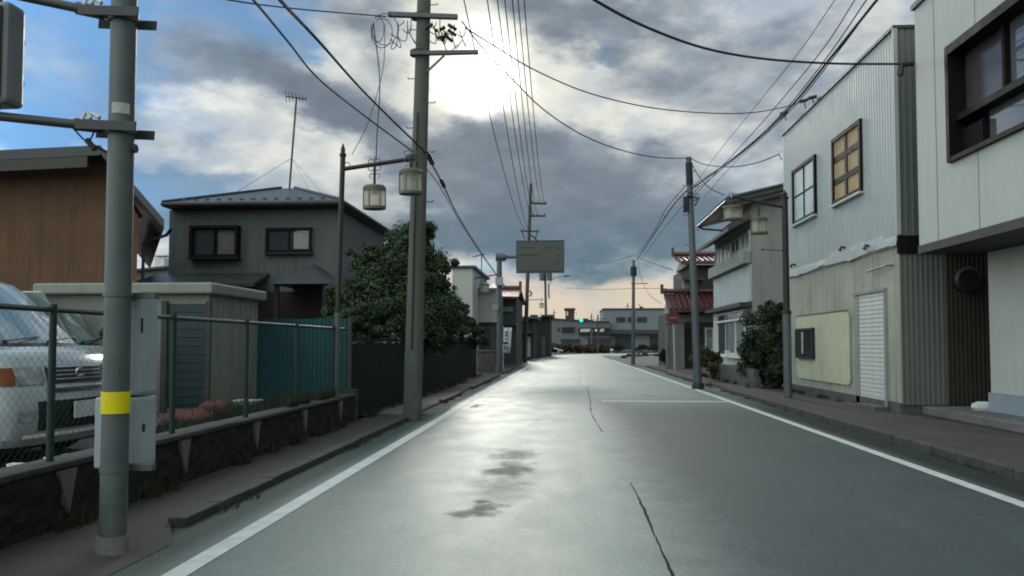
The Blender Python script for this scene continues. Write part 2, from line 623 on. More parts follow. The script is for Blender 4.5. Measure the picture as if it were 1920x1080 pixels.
# ------------------------------------------------------------------ ground, road
def asphalt():
    m = bpy.data.materials.new('wet_asphalt'); m.use_nodes = True
    t = m.node_tree; b = t.nodes['Principled BSDF']
    N = lambda k, **kw: [t.nodes.new(k)][0]
    L = t.links.new
    pos = t.nodes.new('ShaderNodeNewGeometry').outputs['Position']

    def noise(scale, det, stretch=(1, 1, 1), rough=.6, off=(0, 0, 0)):
        mp = t.nodes.new('ShaderNodeMapping'); mp.inputs['Scale'].default_value = stretch
        mp.inputs['Location'].default_value = off
        L(pos, mp.inputs[0])
        n = t.nodes.new('ShaderNodeTexNoise'); L(mp.outputs[0], n.inputs['Vector'])
        n.inputs['Scale'].default_value = scale; n.inputs['Detail'].default_value = det
        n.inputs['Roughness'].default_value = rough
        return n.outputs[0]

    def rng(v, a, c, lo, hi):
        n = t.nodes.new('ShaderNodeMapRange'); n.interpolation_type = 'SMOOTHSTEP'; L(v, n.inputs[0])
        for i, x in enumerate((a, c, lo, hi)): n.inputs[i + 1].default_value = x
        return n.outputs[0]

    def mth(op, a, c):
        n = t.nodes.new('ShaderNodeMath'); n.operation = op
        for i, x in enumerate((a, c)):
            if hasattr(x, 'links'): L(x, n.inputs[i])
            else: n.inputs[i].default_value = x
        return n.outputs[0]
    big = noise(.35, 6, (1, .35, 1))
    mid = noise(2.2, 8, (1, .5, 1), .65)
    fine = noise(140, 3)
    vo = t.nodes.new('ShaderNodeTexVoronoi'); L(pos, vo.inputs['Vector']); vo.inputs['Scale'].default_value = 75
    vc = t.nodes.new('ShaderNodeSeparateColor'); L(vo.outputs['Color'], vc.inputs[0]); agg = vc.outputs[0]
    lum = mth('ADD', rng(big, .3, .7, .060, .080), rng(mid, .3, .7, -.007, .007))
    lum = mth('MULTIPLY', lum, rng(fine, .3, .75, .6, 1.45))
    lum = mth('MULTIPLY', lum, rng(agg, .86, 1.0, .93, 1.7))
    # worn dark mends: blotches at fixed places of the lane
    sp = t.nodes.new('ShaderNodeSeparateXYZ'); L(pos, sp.inputs[0])
    wob = noise(3.0, 5, off=(5, 2, 0)); wob2 = noise(3.0, 5, off=(9, 7, 0))
    sx = mth('ADD', sp.outputs[0], mth('MULTIPLY', mth('SUBTRACT', wob, .5), .7))
    sy = mth('ADD', sp.outputs[1], mth('MULTIPLY', mth('SUBTRACT', wob2, .5), 1.6))
    spots = None
    for (px, py, rx, ry, a) in [(908, 955, .17, .34, 1.1), (880, 962, .13, .2, 1.0), (958, 882, .23, .62, 1.1), (965, 852, .30, .5, .7),
                                (945, 910, .36, 1.2, .5), (1000, 845, .1, .12, .6), (890, 762, .13, .6, .9), (1160, 845, .25, .3, .35),
                                (1008, 787, .12, .2, .6), (1130, 735, .9, 1.2, .35), (1020, 735, 1.0, 1.0, .3), (1195, 741, .3, .5, .35),
                                (1030, 700, .3, .9, .3), (1200, 712, .7, 1.4, .4), (1160, 690, .8, 2.0, .35), (1215, 742, .5, .5, .5), (640, 945, .2, .2, .35)]:
        g = G(px, py)
        dx = mth('DIVIDE', mth('SUBTRACT', sx, g.x), rx); dy = mth('DIVIDE', mth('SUBTRACT', sy, g.y), ry)
        e = mth('EXPONENT', mth('MULTIPLY', mth('ADD', mth('MULTIPLY', dx, dx), mth('MULTIPLY', dy, dy)), -1.0), 0.0)
        e = mth('MULTIPLY', e, a)
        spots = e if spots is None else mth('MAXIMUM', spots, e)
    spots = mth('MULTIPLY', rng(spots, .08, .95, 0, 1), rng(noise(9, 5, off=(3, 3, 0)), .25, .6, .55, 1.0))
    # paler, greener asphalt left and far ahead, with sun sheen put into its colour
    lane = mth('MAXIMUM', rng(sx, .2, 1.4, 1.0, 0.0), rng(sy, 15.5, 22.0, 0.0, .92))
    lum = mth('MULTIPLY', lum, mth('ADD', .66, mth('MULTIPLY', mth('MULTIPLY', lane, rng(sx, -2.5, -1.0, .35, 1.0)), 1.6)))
    shoulder = mth('MAXIMUM', rng(sp.outputs[0], -2.32, -2.6, 0, 1), rng(sp.outputs[0], 3.88, 4.1, 0, 1))
    shoulder = mth('MULTIPLY', shoulder, rng(sp.outputs[1], 60, 40, 0, 1))
    lum = mth('MULTIPLY', lum, mth('SUBTRACT', 1.0, mth('MULTIPLY', shoulder, .45)))
    lum = mth('MULTIPLY', lum, mth('SUBTRACT', 1.0, mth('MULTIPLY', spots, .62)))
    cc = t.nodes.new('ShaderNodeCombineColor')
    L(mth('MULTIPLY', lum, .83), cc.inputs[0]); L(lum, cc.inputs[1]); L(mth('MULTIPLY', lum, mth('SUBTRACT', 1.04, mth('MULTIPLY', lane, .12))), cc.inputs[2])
    L(cc.outputs[0], b.inputs['Base Color'])
    ro = mth('ADD', rng(big, .3, .7, .54, .59), rng(mid, .3, .7, -.035, .035))
    # wheel paths of the near lane are polished smoother
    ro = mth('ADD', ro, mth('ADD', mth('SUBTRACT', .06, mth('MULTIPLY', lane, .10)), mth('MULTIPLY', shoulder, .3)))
    ro = mth('ADD', ro, mth('MULTIPLY', spots, .2))
    L(ro, b.inputs['Roughness'])
    b.inputs['Specular IOR Level'].default_value = .75
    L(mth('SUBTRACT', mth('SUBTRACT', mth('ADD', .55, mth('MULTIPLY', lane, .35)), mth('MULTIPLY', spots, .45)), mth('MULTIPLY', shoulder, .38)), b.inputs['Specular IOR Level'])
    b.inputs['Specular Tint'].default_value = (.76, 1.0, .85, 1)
    bp = t.nodes.new('ShaderNodeBump'); bp.inputs['Strength'].default_value = .45; bp.inputs['Distance'].default_value = .008
    L(noise(85, 4, rough=.7), bp.inputs['Height'])
    L(bp.outputs[0], b.inputs['Normal'])
    return m


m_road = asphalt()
m_ground = mat('packed_earth', (.06, .055, .045), .95, .35, .6, .5, 20)
m_walk = mat('footway', (.042, .036, .030), .8, .35, 1.4, .35, 60)
m_walkl = mat('footway_concrete', (.085, .082, .075), .8, .3, 1.6, .3, 60)
m_kerb = mat('kerb_stone', (.045, .043, .040), .8, .4, 4, .4, 40)
m_gravel = mat('gravel', (.075, .078, .074), .9, .45, 5, .9, 35)
m_line = mat('road_paint', (.48, .50, .47), .6, .2, 5, .2, 80, streak=0)
m_linew = mat('worn_road_paint', (.36, .38, .355), .6, .5, 6, .2, 80)
m_seam = mat('seam_tar', (.012, .012, .012), .8, .2, 8, spec=.1)

ctrl = [(.77, -14), (.77, 0), (.77, 18), (.77, 36), (.77, 52), (.9, 70), (1.6, 85), (3.4, 98), (7.5, 109), (14, 117), (25, 122.5), (45, 126), (90, 128)]
path = spline([(x, y, 0) for x, y in ctrl], 10)
plen = [0.0]
for i in range(1, len(path)):
    plen.append(plen[-1] + (path[i] - path[i - 1]).length)


def strip(mb, a, b, z, y0=-99, y1=999, th=0.0, s1=None):
    """strip of the road between offsets a and b (right positive) of the centre line"""
    L_, R_ = [], []
    for i, p in enumerate(path):
        if p.y < y0 - 1e-6 or p.y > y1 + 1e-6: continue
        t = (path[min(i + 1, len(path) - 1)] - path[max(i - 1, 0)]).normalized()
        n = Vector((t.y, -t.x, 0))
        L_.append(p + n * a + Vector((0, 0, z))); R_.append(p + n * b + Vector((0, 0, z)))
    o = len(mb.v); k = len(L_)
    mb.v += L_ + R_
    for i in range(k - 1):
        mb.f.append((o + i, o + k + i, o + k + i + 1, o + i + 1))
    if th:
        o2 = len(mb.v)
        mb.v += [q - Vector((0, 0, th)) for q in L_ + R_]
        for i in range(k - 1):
            mb.f.append((o + i, o + i + 1, o2 + i + 1, o2 + i))
            mb.f.append((o + k + i, o2 + k + i, o2 + k + i + 1, o + k + i + 1))
    return mb


g = MB().quad((-2500, -300, -.12), (2500, -300, -.12), (2500, 5000, -.12), (-2500, 5000, -.12))
struct(g.build('ground', m_ground))
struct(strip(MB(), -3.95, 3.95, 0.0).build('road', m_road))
q = MB(); q.quad((-3.64, -14, .03), (-2.9, -14, .03), (-2.9, 14.6, .03), (-3.64, 14.6, .03))
q.quad((-3.9, 14.6, .03), (-2.9, 14.6, .03), (-2.9, 60, .03), (-3.9, 60, .03))
q.quad((-2.9, 60, .03), (-2.9, 14.6, .03), (-2.9, 14.6, -.1), (-2.9, 60, -.1))
q.quad((-2.9, -14, .03), (-2.66, -14, .004), (-2.66, 5.3, .004), (-2.9, 5.74, .03))
struct(q.build('pavement', m_walk))
q = MB(); q.box(4.62, 12.0, -14, 47, -.11, .09)
struct(q.build('pavement', m_walk))
q = MB(); q.box(3.9, 30, 47, 90, -.11, .02)
struct(q.build('side_yard', m_walkl))
q = MB(); q.box(-30, -3.9, 13.72, 120, -.115, .035)
struct(q.build('verge', m_ground))
q = MB()
q.add([(x, y, z) for x in (-16, -3.66) for (y, z) in [(-6, -.11), (-6, .16), (8.95, .16), (9.75, .33), (13.7, .33), (13.7, -.11)]],
      [(1, 7, 8, 2), (2, 8, 9, 3), (3, 9, 10, 4), (4, 10, 11, 5), (0, 6, 7, 1)])
struct(q.build('gravel_lot', m_gravel))

# kerb stones, each a block
rnd = random.Random(5)
KG = 'dark kerb blocks along the left footway'


def kerb_row(x0, x1, ys, h, name='kerb', seed=3):
    r_ = random.Random(seed)
    k = MB()
    for (a, b) in ys:
        y = a
        while y < b - .05:
            e = min(y + .6, b)
            dx = r_.uniform(-.004, .004); dz = r_.uniform(-.004, .004)
            k.box(x0 + dx, x1 + dx, y + .006, e - .006, -.1, h + dz)
            y = e
    return struct(k.build(name, m_kerb, bevel=.012))


kerb_row(-2.93, -2.79, [(5.75, 14.7), (18.2, 21.5), (24.0, 33.5), (36, 44)], .075)
kerb_row(4.46, 4.62, [(-6, 23.6), (26.0, 36.0)], .105, 'kerb', 8)
struct(strip(MB(), -3.05 - .075, -3.05 + .075, .004).build('edge_line', m_line))
struct(strip(MB(), 3.05 - .07, 3.05 + .07, .004).build('edge_line', m_line))
q = MB(); q.quad((.83, 18.9, .0045), (3.74, 18.9, .0045), (3.74, 19.17, .0045), (.83, 19.17, .0045))
struct(q.build('stop_line', m_line))
q = MB()
for (ya, yb, xo) in [(25.5, 31.5, -.02), (58, 66, -.1)]:
    strip(q, xo - .05, xo + .05, .004, ya, yb) if yb > 34 else q.quad((.64 + xo - .05, ya, .004), (.64 + xo + .05, ya, .004), (.64 + xo + .05, yb, .004), (.64 + xo - .05, yb, .004))
struct(q.build('worn_centre_line', m_linew))
# tar seam between the lanes, slightly wandering
q = MB()
for (ya, yb) in [(-3, 8.0), (12.4, 27), (36, 44)]:
    y = ya; prev = None
    while y <= yb:
        x = .62 - .13 * math.exp(-((y - 15.5) / 4.5) ** 2) + .008 * math.sin(y * 1.1) + rnd.uniform(-.006, .006)
        w = .007 + .003 * math.sin(y * 3.1) + rnd.uniform(-.002, .003)
        cur = (Vector((x - w, y, .003)), Vector((x + w, y, .003)))
        if prev: q.quad(prev[0], prev[1], cur[1], cur[0])
        prev = cur; y += .11
struct(q.build('road_seam', m_seam))
# a lighter concrete crossing in front of the utility pole
q = MB(); q.box(-3.6, -2.86, 14.8, 18.1, .0, .045)
struct(q.build('driveway_slab', m_conc))
q = MB()
for (x, y, a, b) in [(-2.62, 16.2, .22, 1.0), (-2.75, 20.8, .2, 1.6), (-2.7, 33, .2, 2.5)]:
    q.quad((x - a, y - b, .0042), (x + a, y - b * .8, .0042), (x + a * .7, y + b, .0042), (x - a * .9, y + b * .9, .0042))
struct(q.build('cement_patch', m_conc))

# weeds along the foot of the walls and in the kerb joints
m_tuft = leafmat('wall_foot_weeds', (.012, .016, .008), (.045, .045, .022))
q = MB(); r2 = random.Random(19)
for (x, sx_, ya, yb, n, h0, z0) in [(-3.60, .05, 2.5, 33, 2600, .13, .03), (-3.70, .06, 9.8, 13.5, 900, .16, .5), (5.98, .05, 15.1, 22.4, 700, .10, .09), (-2.76, .04, 6, 33, 700, .05, .0), (4.44, .03, 4, 36, 900, .05, .0), (5.3, .06, 23.2, 33, 900, .16, .09)]:
    cl = [r2.uniform(ya, yb) for _ in range(int((yb - ya) * 1.6))]
    for _ in range(n):
        y_ = r2.choice(cl) + r2.gauss(0, .09); x_ = x + abs(r2.gauss(0, sx_)) * (1 if x < 0 and x > -3.65 else -1)
        hh = h0 * r2.uniform(.3, 1.3); a_ = r2.uniform(0, 6.3); dx, dy = math.cos(a_) * .006, math.sin(a_) * .006
        q.add([(x_ - dx, y_ - dy, z0), (x_ + dx, y_ + dy, z0), (x_ + r2.uniform(-.05, .05), y_ + r2.uniform(-.05, .05), z0 + hh)], [(0, 1, 2)])
q.raw = True
o = q.build('weeds', m_tuft); o['kind'] = 'stuff'

# ------------------------------------------------------------------ left side
m_brown = mat('brown_mortar', (.115, .064, .037), .9, .22, 1.2, .5, 45, streak=.35)
m_roofdk = mat('dark_roof_metal', (.035, .037, .040), .45, .25, 3, .1, 30)
m_fascia = mat('fascia_wood', (.05, .045, .042), .7, .3, 5)
m_dkwall = mat('grey_siding', (.098, .106, .110), .8, .15, 2, .2, 60, streak=.3)
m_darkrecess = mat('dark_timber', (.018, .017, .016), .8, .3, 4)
m_shed = mat('beige_steel_panel', (.20, .21, .18), .6, .12, 2, streak=.3)
m_sheddoor = mat('blue_grey_shutter', (.022, .035, .042), .5, .25, 2)
m_teal = mat('teal_sheet', (.004, .060, .068), .55, .25, 1.5, .3, 15, stretch=(2, 2, .5))
m_blackfence = mat('blackened_boards', (.016, .017, .017), .85, .4, 3, .4, 20, spec=.15)
m_stone = mat('lot_wall_stone', (.013, .012, .011), .9, .6, 6, 1.0, 18)
m_stonecap = mat('lot_wall_coping', (.045, .042, .037), .85, .5, 5, .4, 40)
m_greenpaint = mat('green_fence_paint', (.008, .024, .023), .5, .25, 8)
m_wire = mat('fence_wire', (.04, .07, .065), .5, .1, 8, metal=.2)

# brown house behind the lot, gable towards the street camera
h = thing('brown_house', 'brown rendered house with wide dark eaves behind the parked vans', 'house', (-12, 22, 0))
Y0 = 19.0
xr = AT(257, 500, Y0).x
zt = AT(100, 305, Y0).z
MB().slab([(-26, Y0, 0), (xr, Y0, 0), (xr - 4.6, Y0 + 8, 0), (-28, Y0 + 8, 0)], (0, 0, AT(257, 405, Y0).z - .0)).build('wall', m_brown, h)
ap = AT(188, 292, Y0); er = AT(308, 412, Y0 - .8); ea = AT(188, 272, Y0 - .8); el0 = AT(-200, 290, Y0 - .8)
wz = AT(257, 405, Y0).z
gm = MB()
gm.slab([(-26, Y0 + .003, wz), (xr, Y0 + .003, wz), (ap.x, Y0 + .003, ap.z), (-26, Y0 + .003, ap.z - .45)], (0, .25, 0)).build('gable', m_brown, h)
rf = MB()
rf.slab([(ea.x, Y0 - .8, ea.z), (er.x, Y0 - .8, er.z), (er.x - 5.6, Y0 + 9, er.z), (ea.x - 5.6, Y0 + 9, ea.z)], .2)
rf.slab([(-27, Y0 - .8, ea.z - .5), (ea.x - .002, Y0 - .8, ea.z), (ea.x - 5.602, Y0 + 9, ea.z), (-33, Y0 + 9, ea.z - .5)], .24)
ro = rf.build('roof', m_roofdk, h)
b = MB(); b.slab([(-26.5, Y0 - .83, ea.z - .74), (ea.x - .3, Y0 - .83, ea.z - .27), (ea.x - .3, Y0 - .78, ea.z - .27), (-26.5, Y0 - .78, ea.z - .74)], .26)
b.build('bargeboard', m_fascia, ro)
b = MB(); b.tube([(er.x - .02, Y0 - .4, er.z - .15), (er.x - .25, Y0 - .2, er.z - .28), (xr + .05, Y0 + .2, er.z - .42), (xr + .05, Y0 + .1, 0)], .04, 8)
b.build('downpipe', m_black, h)

# grey two-storey house with hipped roof
h = thing('hipped_roof_house', 'dark grey two storey house with hipped roof and rooftop aerial, beyond the storage shed', 'house', (-9.8, 26, 0))
YH = 25.0
xl, xr = AT(316, 500, YH).x, AT(634, 450, YH).x
D = 6.4
ze = AT(640, 384, YH - .6).z
MB().box(xl, xr, YH, YH + D, 0, ze).build('wall', m_dkwall, h)
el_, er_ = AT(304, 392, YH - .6), AT(643, 382, YH - .6)
x0, x1, y0, y1 = el_.x, er_.x, YH - .6, YH + D + .6
apx = AT(540, 353, YH + D / 2)
za = apx.z; rx0, rx1 = apx.x - .25, apx.x + .25; ym = YH + D / 2
rf = MB()
ezt = ze + .14
rf.add([(x0, y0, ezt), (x1, y0, ezt), (x1, y1, ezt), (x0, y1, ezt), (rx0, ym, za), (rx1, ym, za)],
       [(0, 1, 5, 4), (1, 2, 5), (2, 3, 4, 5), (3, 0, 4)])
rf.slab([(x0, y0, ezt - .002), (x1, y0, ezt - .002), (x1, y1, ezt - .002), (x0, y1, ezt - .002)], .13)
ro = rf.build('roof', m_roofdk, h)
b = MB(); b.tube([(x0, y0 - .05, ezt - .06), (x1 + .05, y0 - .05, ezt - .06), (x1 + .05, y1, ezt - .06)], .06, 8); b.build('gutter', m_fascia, ro)
for i in range(14):
    xx = x0 + .5 + i * (x1 - x0 - .9) / 13
    MB().box(xx - .06, xx + .06, y0 + .42, y0 + .48, ezt + .10, ezt + .19).build('snow_guard', m_roofdk, ro)
b = MB()
for a_, c_ in [((x0, y0), (rx0, ym)), ((x1, y0), (rx1, ym)), ((x1, y1), (rx1, ym))]:
    b.tube([(a_[0], a_[1], ezt + .03), (c_[0], c_[1], za + .03)], .05, 6)
b.build('hip_cap', m_roofdk, ro)
pm = pmap('y', YH, -1)
c1, c2 = AT(362, 425, YH), AT(451, 484, YH)
window(h, pm, c1.x, c2.x, c2.z, c1.z, m_brown_frame, m_glass, 2, 1, .09, .28, m_black, (.5, .88, mat('net_curtain', (.11, .11, .11), .9, .2, 6)))
c1, c2 = AT(500, 428, YH), AT(586, 474, YH)
window(h, pm, c1.x, c2.x, c2.z, c1.z, m_brown_frame, m_glass, 2, 1, .09, .12, m_black, (.54, .95, mat('pale_blind', (.26, .28, .29), .9, .2, 6)))
# skirt roof over the ground floor with a small hipped porch
zl = AT(315, 532, YH - 1.3).z
b = MB()
b.slab([(xl - .7, YH - 1.3, zl), (AT(505, 525, YH).x, YH - 1.3, zl), (AT(505, 525, YH).x, YH, AT(480, 512, YH).z), (xl - .3, YH, AT(480, 512, YH).z)], .1)
pxa, pxb = AT(505, 530, YH - 2).x, AT(618, 530, YH - 2).x
pz, pk = AT(560, 532, YH - 2).z, AT(558, 497, YH - .6).z
b.add([(pxa, YH - 2, pz), (pxb, YH - 2, pz), (pxb, YH, pz), (pxa, YH, pz), ((pxa + pxb) / 2, YH - .9, pk), ((pxa + pxb) / 2, YH, pk)],
      [(0, 1, 4), (1, 2, 5, 4), (3, 0, 4, 5), (3, 2, 1, 0)])
b.build('lower_roof', m_roofdk, h)
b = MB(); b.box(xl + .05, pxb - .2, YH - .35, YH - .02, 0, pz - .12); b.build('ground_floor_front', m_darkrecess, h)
b = MB()
for xx in (pxa + .15, pxb - .2): b.box(xx - .06, xx + .06, YH - 1.85, YH - 1.73, 0, pz - .01)
b.build('porch_post', m_darkrecess, h)

# television aerial on its roof
ab = Vector((apx.x + .05, ym, za - .05))
a = thing('roof_aerial', 'tall thin television aerial guyed to the ridge of the grey hipped house', 'aerial', ab)
at_ = AT(556, 182, ym)
MB().tube([ab, (at_.x, ym, at_.z)], .035, 6).build('mast', m_dkmetal, a)
b = MB()
t0 = Vector((at_.x, ym, at_.z))
b.tube([t0 + Vector((-.22, -.5, -.12)), t0 + Vector((.25, .3, .0))], .022, 5)
for i in range(7):
    q_ = (t0 + Vector((-.22, -.5, -.12))).lerp(t0 + Vector((.25, .3, .0)), i / 6)
    b.tube([q_ + Vector((.02, 0, -.22 + .02 * i)), q_ + Vector((-.02, 0, .22 - .02 * i))], .014, 4)
b.build('yagi_elements', m_dkmetal, a)
b = MB()
mid = ab.lerp(t0, .34)
for (dx, dy) in [(1.6, -2.0), (-1.9, -1.6), (1.4, 2.2)]:
    b.tube([mid, ab + Vector((dx, dy, -.75))], .008, 4)
b.build('guy_wire', m_dkmetal, a)

# small far roof between the brown house and the grey house
h = thing('distant_shed', 'small pale far building with a roof vent in the gap between the two houses', 'building', (-19, 38, 0))
a0, a1 = AT(255, 505, 38), AT(330, 497, 38)
b = MB(); b.box(a0.x - 1, a1.x, 38, 42, 0, a0.z); b.build('wall', m_conc, h)
b = MB(); b.slab([(a0.x - 1.2, 37.8, a0.z - .1), (a1.x + .2, 37.8, a1.z), (a1.x + .2, 42.2, a1.z), (a0.x - 1.2, 42.2, a0.z - .1)], .12); b.build('roof', m_roofdk, h)
b = MB(); v = AT(303, 484, 39); b.box(v.x - .25, v.x + .25, 38.8, 39.3, a1.z - .1, v.z); b.box(v.x - .35, v.x + .35, 38.7, 39.4, v.z + .08, v.z + .14); b.build('vent', m_whitepaint, h)

# storage shed
YS = 11.6
c0 = AT(392, 545, YS); zs = AT(400, 552, YS).z
h = thing('storage_shed', 'beige steel storage shed with a flat rimmed roof and dark open front', 'shed', (c0.x - 1, YS + 1, .33))
ye = 13.5; xl = AT(85, 560, YS).x
b = MB(); b.box(xl, c0.x, YS, ye, .33, zs); b.build('wall', m_shed, h)
b = MB()
for i in range(9):
    yy = YS + .1 + i * (ye - YS - .2) / 8
    b.box(c0.x - .01, c0.x + .012, yy - .02, yy + .02, .4, zs - .05)
b.build('side_rib', m_shed, h)
b = MB(); b.box(xl - .1, c0.x + .12, YS - .16, ye + .12, zs + .002, zs + .17); b.build('roof', m_shed, h, bevel=.03)
pm = pmap('y', YS, -1)
b = MB(); dl, dr = AT(316, 600, YS).x, AT(388, 600, YS).x
pbox(b, pm, dl, dr, .40, zs - .14, -.02, .012)
for i in range(12):
    z_ = .45 + i * .125; pbox(b, pm, dl + .01, dr - .01, z_, z_ + .012, .013, .024)
b.build('roller_door', m_sheddoor, h)
b = MB(); pbox(b, pm, dl - .09, dl - .003, .34, zs - .1, 0, .05); pbox(b, pm, dr + .003, dr + .07, .34, zs - .1, 0, .05); b.build('door_frame', m_fascia, h)
b = MB(); pbox(b, pm, AT(200, 600, YS).x, AT(268, 600, YS).x, .40, zs - .14, -.02, .014); b.build('side_door', m_sheddoor, h)
for i in range(2): # sub doors seam strips
    pass

# teal sheeting screen
YT = 13.75
p0, p1 = AT(497, 600, YT), AT(655, 600, YT)
t_ = thing('teal_screen', 'teal corrugated sheet screen closing the end of the van yard', 'fence', ((p0.x + p1.x) / 2, YT, .33))
b = MB(); ztt, zbb = AT(560, 598, YT).z, .36
ribs(b, pmap('y', YT, -1), p0.x - .3, p1.x, zbb, ztt, .075, .018).build('sheet', m_teal, t_)
b = MB(); b.box(p0.x - .3, p1.x - .02, YT + .02, YT + .07, ztt - .16, ztt - .08); b.box(p0.x - .3, p1.x - .02, YT + .02, YT + .07, .6, .68)
b.box(p1.x - .02, p1.x + .03, YT - .02, YT + .06, .05, ztt + .02)
b.build('rail', m_dkmetal, t_)

# low stone wall along the yard with a pale coping
w = thing('yard_wall', 'low dark rubble wall with pale coping under the chain-link fence', 'wall', (-3.75, 6, 0))
b = MB(); r_ = random.Random(2)
ny, nz = 190, 7
ya, yb = -4.0, 13.6
for i in range(ny + 1):
    for j in range(nz + 1):
        y = ya + (yb - ya) * i / ny; z = -.05 + .50 * j / nz
        b.v.append(Vector((-3.63 + r_.uniform(-.022, .022) * (1 if 0 < j < nz else .3), y, z)))
for i in range(ny):
    for j in range(nz):
        k = i * (nz + 1) + j
        b.f.append((k, k + nz + 1, k + nz + 2, k + 1))
b.box(-3.86, -3.67, ya, yb, -.05, .45)
b.build('stone_face', m_stone, w)
b = MB()
y = ya
while y < yb:
    e = min(y + 1.8, yb); b.box(-3.88, -3.60 + r_.uniform(-.01, .01), y + .008, e - .008, .452, .50 + r_.uniform(-.006, .006)); y = e
b.build('coping', m_stonecap, w, bevel=.012)
POSTS = [2.0, 3.8, 5.6, 7.4, 9.15, 10.9, 12.65]
for y in POSTS:
    r1 = r_.uniform(.85, 1.15)
    MB().slab([(-3.60, y - .085 * r1, .44), (-3.60, y - .02, .10 + .12 * r1), (-3.60, y + .03, .12), (-3.60, y + .10 * r1, .44)], (-.06, 0, 0)).build('post_footing', m_conc, w)

# chain-link fence
f = thing('chain_link_fence', 'green chain-link fence on the low wall in front of the vans', 'fence', (-3.74, 6, .5))
XF = -3.74; zt = 1.60
for y in POSTS:
    MB().tube([(XF, y, .45), (XF, y, zt + .04)], .027, 10).build('post', m_greenpaint, f, smooth=True)
MB().tube([(XF, -3.5, zt), (XF, 13.5, zt)], .021, 8).build('top_rail', m_greenpaint, f, smooth=True)
b = MB(); H_ = zt - .54; s_ = .075
y = -3.4 - H_
while y < 13.5:
    for sg in (1, -1):
        a_, c_ = (y, .54), (y + H_, zt - .01)
        if a_[0] < -3.4: c = (-3.4 - a_[0]); a_ = (a_[0] + c, a_[1] + c)
        if c_[0] > 13.5: c = c_[0] - 13.5; c_ = (c_[0] - c, c_[1] - c)
        if c_[0] - a_[0] > .05:
            if sg < 0:
                a_, c_ = (a_[0], .54 + zt - .01 - a_[1]), (c_[0], .54 + zt - .01 - c_[1])
            b.tube([(XF + .03 + sg * .0016, a_[0], a_[1]), (XF + .03 + sg * .0013, c_[0], c_[1])], .0011, 4, cap=False)
    y += s_
b.build('wire_mesh', m_wire, f)

# black board fence further on with the garden behind it
f = thing('board_fence', 'tall blackened board fence below the big garden tree', 'fence', (-3.9, 22, 0))
b = MB(); y = 13.95; r_ = random.Random(4)
while y < 33.6:
    b.box(-3.86 + r_.uniform(-.01, .01), -3.80, y, y + .19, .03, 1.36 + r_.uniform(-.03, .03)); y += .2
b.build('boards', m_blackfence, f)
b = MB(); b.box(-3.90, -3.84, 13.9, 33.7, 1.40, 1.46); b.box(-3.90, -3.84, 13.9, 33.7, .4, .48)
for i in range(12): b.box(-3.98, -3.90, 13.95 + i * 1.78, 14.05 + i * 1.78, 0, 1.5)
b.build('rail_and_posts', m_blackfence, f)
f = thing('stub_wall', 'short weathered concrete block wall at the end of the yard wall', 'wall', (-3.6, 14, 0))
b = MB(); b.box(-3.86, -3.66, 13.62, 13.93, 0, .56); b.build('block', m_stonecap, f, bevel=.01)

# garden tree
m_pine = leafmat('pine_needles', (.006, .014, .006), (.036, .056, .024))
m_bark = mat('bark', (.03, .024, .018), .95, .4, 9, .8, 25)
tb = Vector((-5.5, 21.0, 0))
t_ = thing('garden_tree', 'large dark clipped garden evergreen rising behind the black board fence', 'tree', tb)
L = []
def lob(px, py, y, rpx, flat=.75):
    p = AT(px, py, y); L.append((p.x, p.y, p.z, rpx * y / FPX, flat))
lob(772, 468, 21, 62, .9); lob(745, 500, 21.5, 75, .9); lob(815, 515, 21, 52, .9); lob(708, 537, 21, 70, .9); lob(765, 570, 20.6, 98, .9); lob(800, 600, 21, 70, .9)
lob(668, 572, 20.5, 64, .9); lob(648, 600, 20, 42, .8); lob(720, 600, 19.5, 70); lob(822, 560, 21.5, 48); lob(828, 605, 22, 36)
lob(790, 620, 20, 60); lob(622, 600, 19.5, 26, .6); lob(680, 620, 19, 50, .5); lob(790, 440, 21, 36); lob(690, 480, 21.5, 40)
foliage(MB(), L, 130000, .044, 11).build('crown', m_pine, t_)
b = MB(); b.tube([tb, tb + Vector((.1, 0, .9)), tb + Vector((.35, .1, 1.8))], [.2, .16, .13], 9)
tree_limbs(b, tb + Vector((.3, .1, 1.6)), [l[:3] for l in L[:12]], .09, 3); b.build('trunk', m_bark, t_, smooth=True)
t_ = thing('garden_shrub', 'rounded shrub leaning over the far end of the black board fence', 'shrub', (-5.6, 29.5, 0))
L = []
lob(862, 580, 29, 26); lob(880, 612, 29.5, 30); lob(850, 625, 29, 34); lob(898, 640, 31, 24)
foliage(MB(), L, 20000, .06, 12).build('foliage', m_pine, t_)
b = MB(); tree_limbs(b, (-5.6, 29.5, 0), [l[:3] for l in L], .06, 5); b.build('stem', m_bark, t_)

# dry grass at the foot of the yard side and things lying in the yard
m_red = mat('faded_red_plastic', (.10, .03, .025), .8, .3, 8, .3, 20)
m_sheetw = mat('white_plastic_sheet', (.55, .58, .57), .35, .1, 8)
m_greenp = mat('green_plastic', (.03, .12, .08), .6, .3, 6)


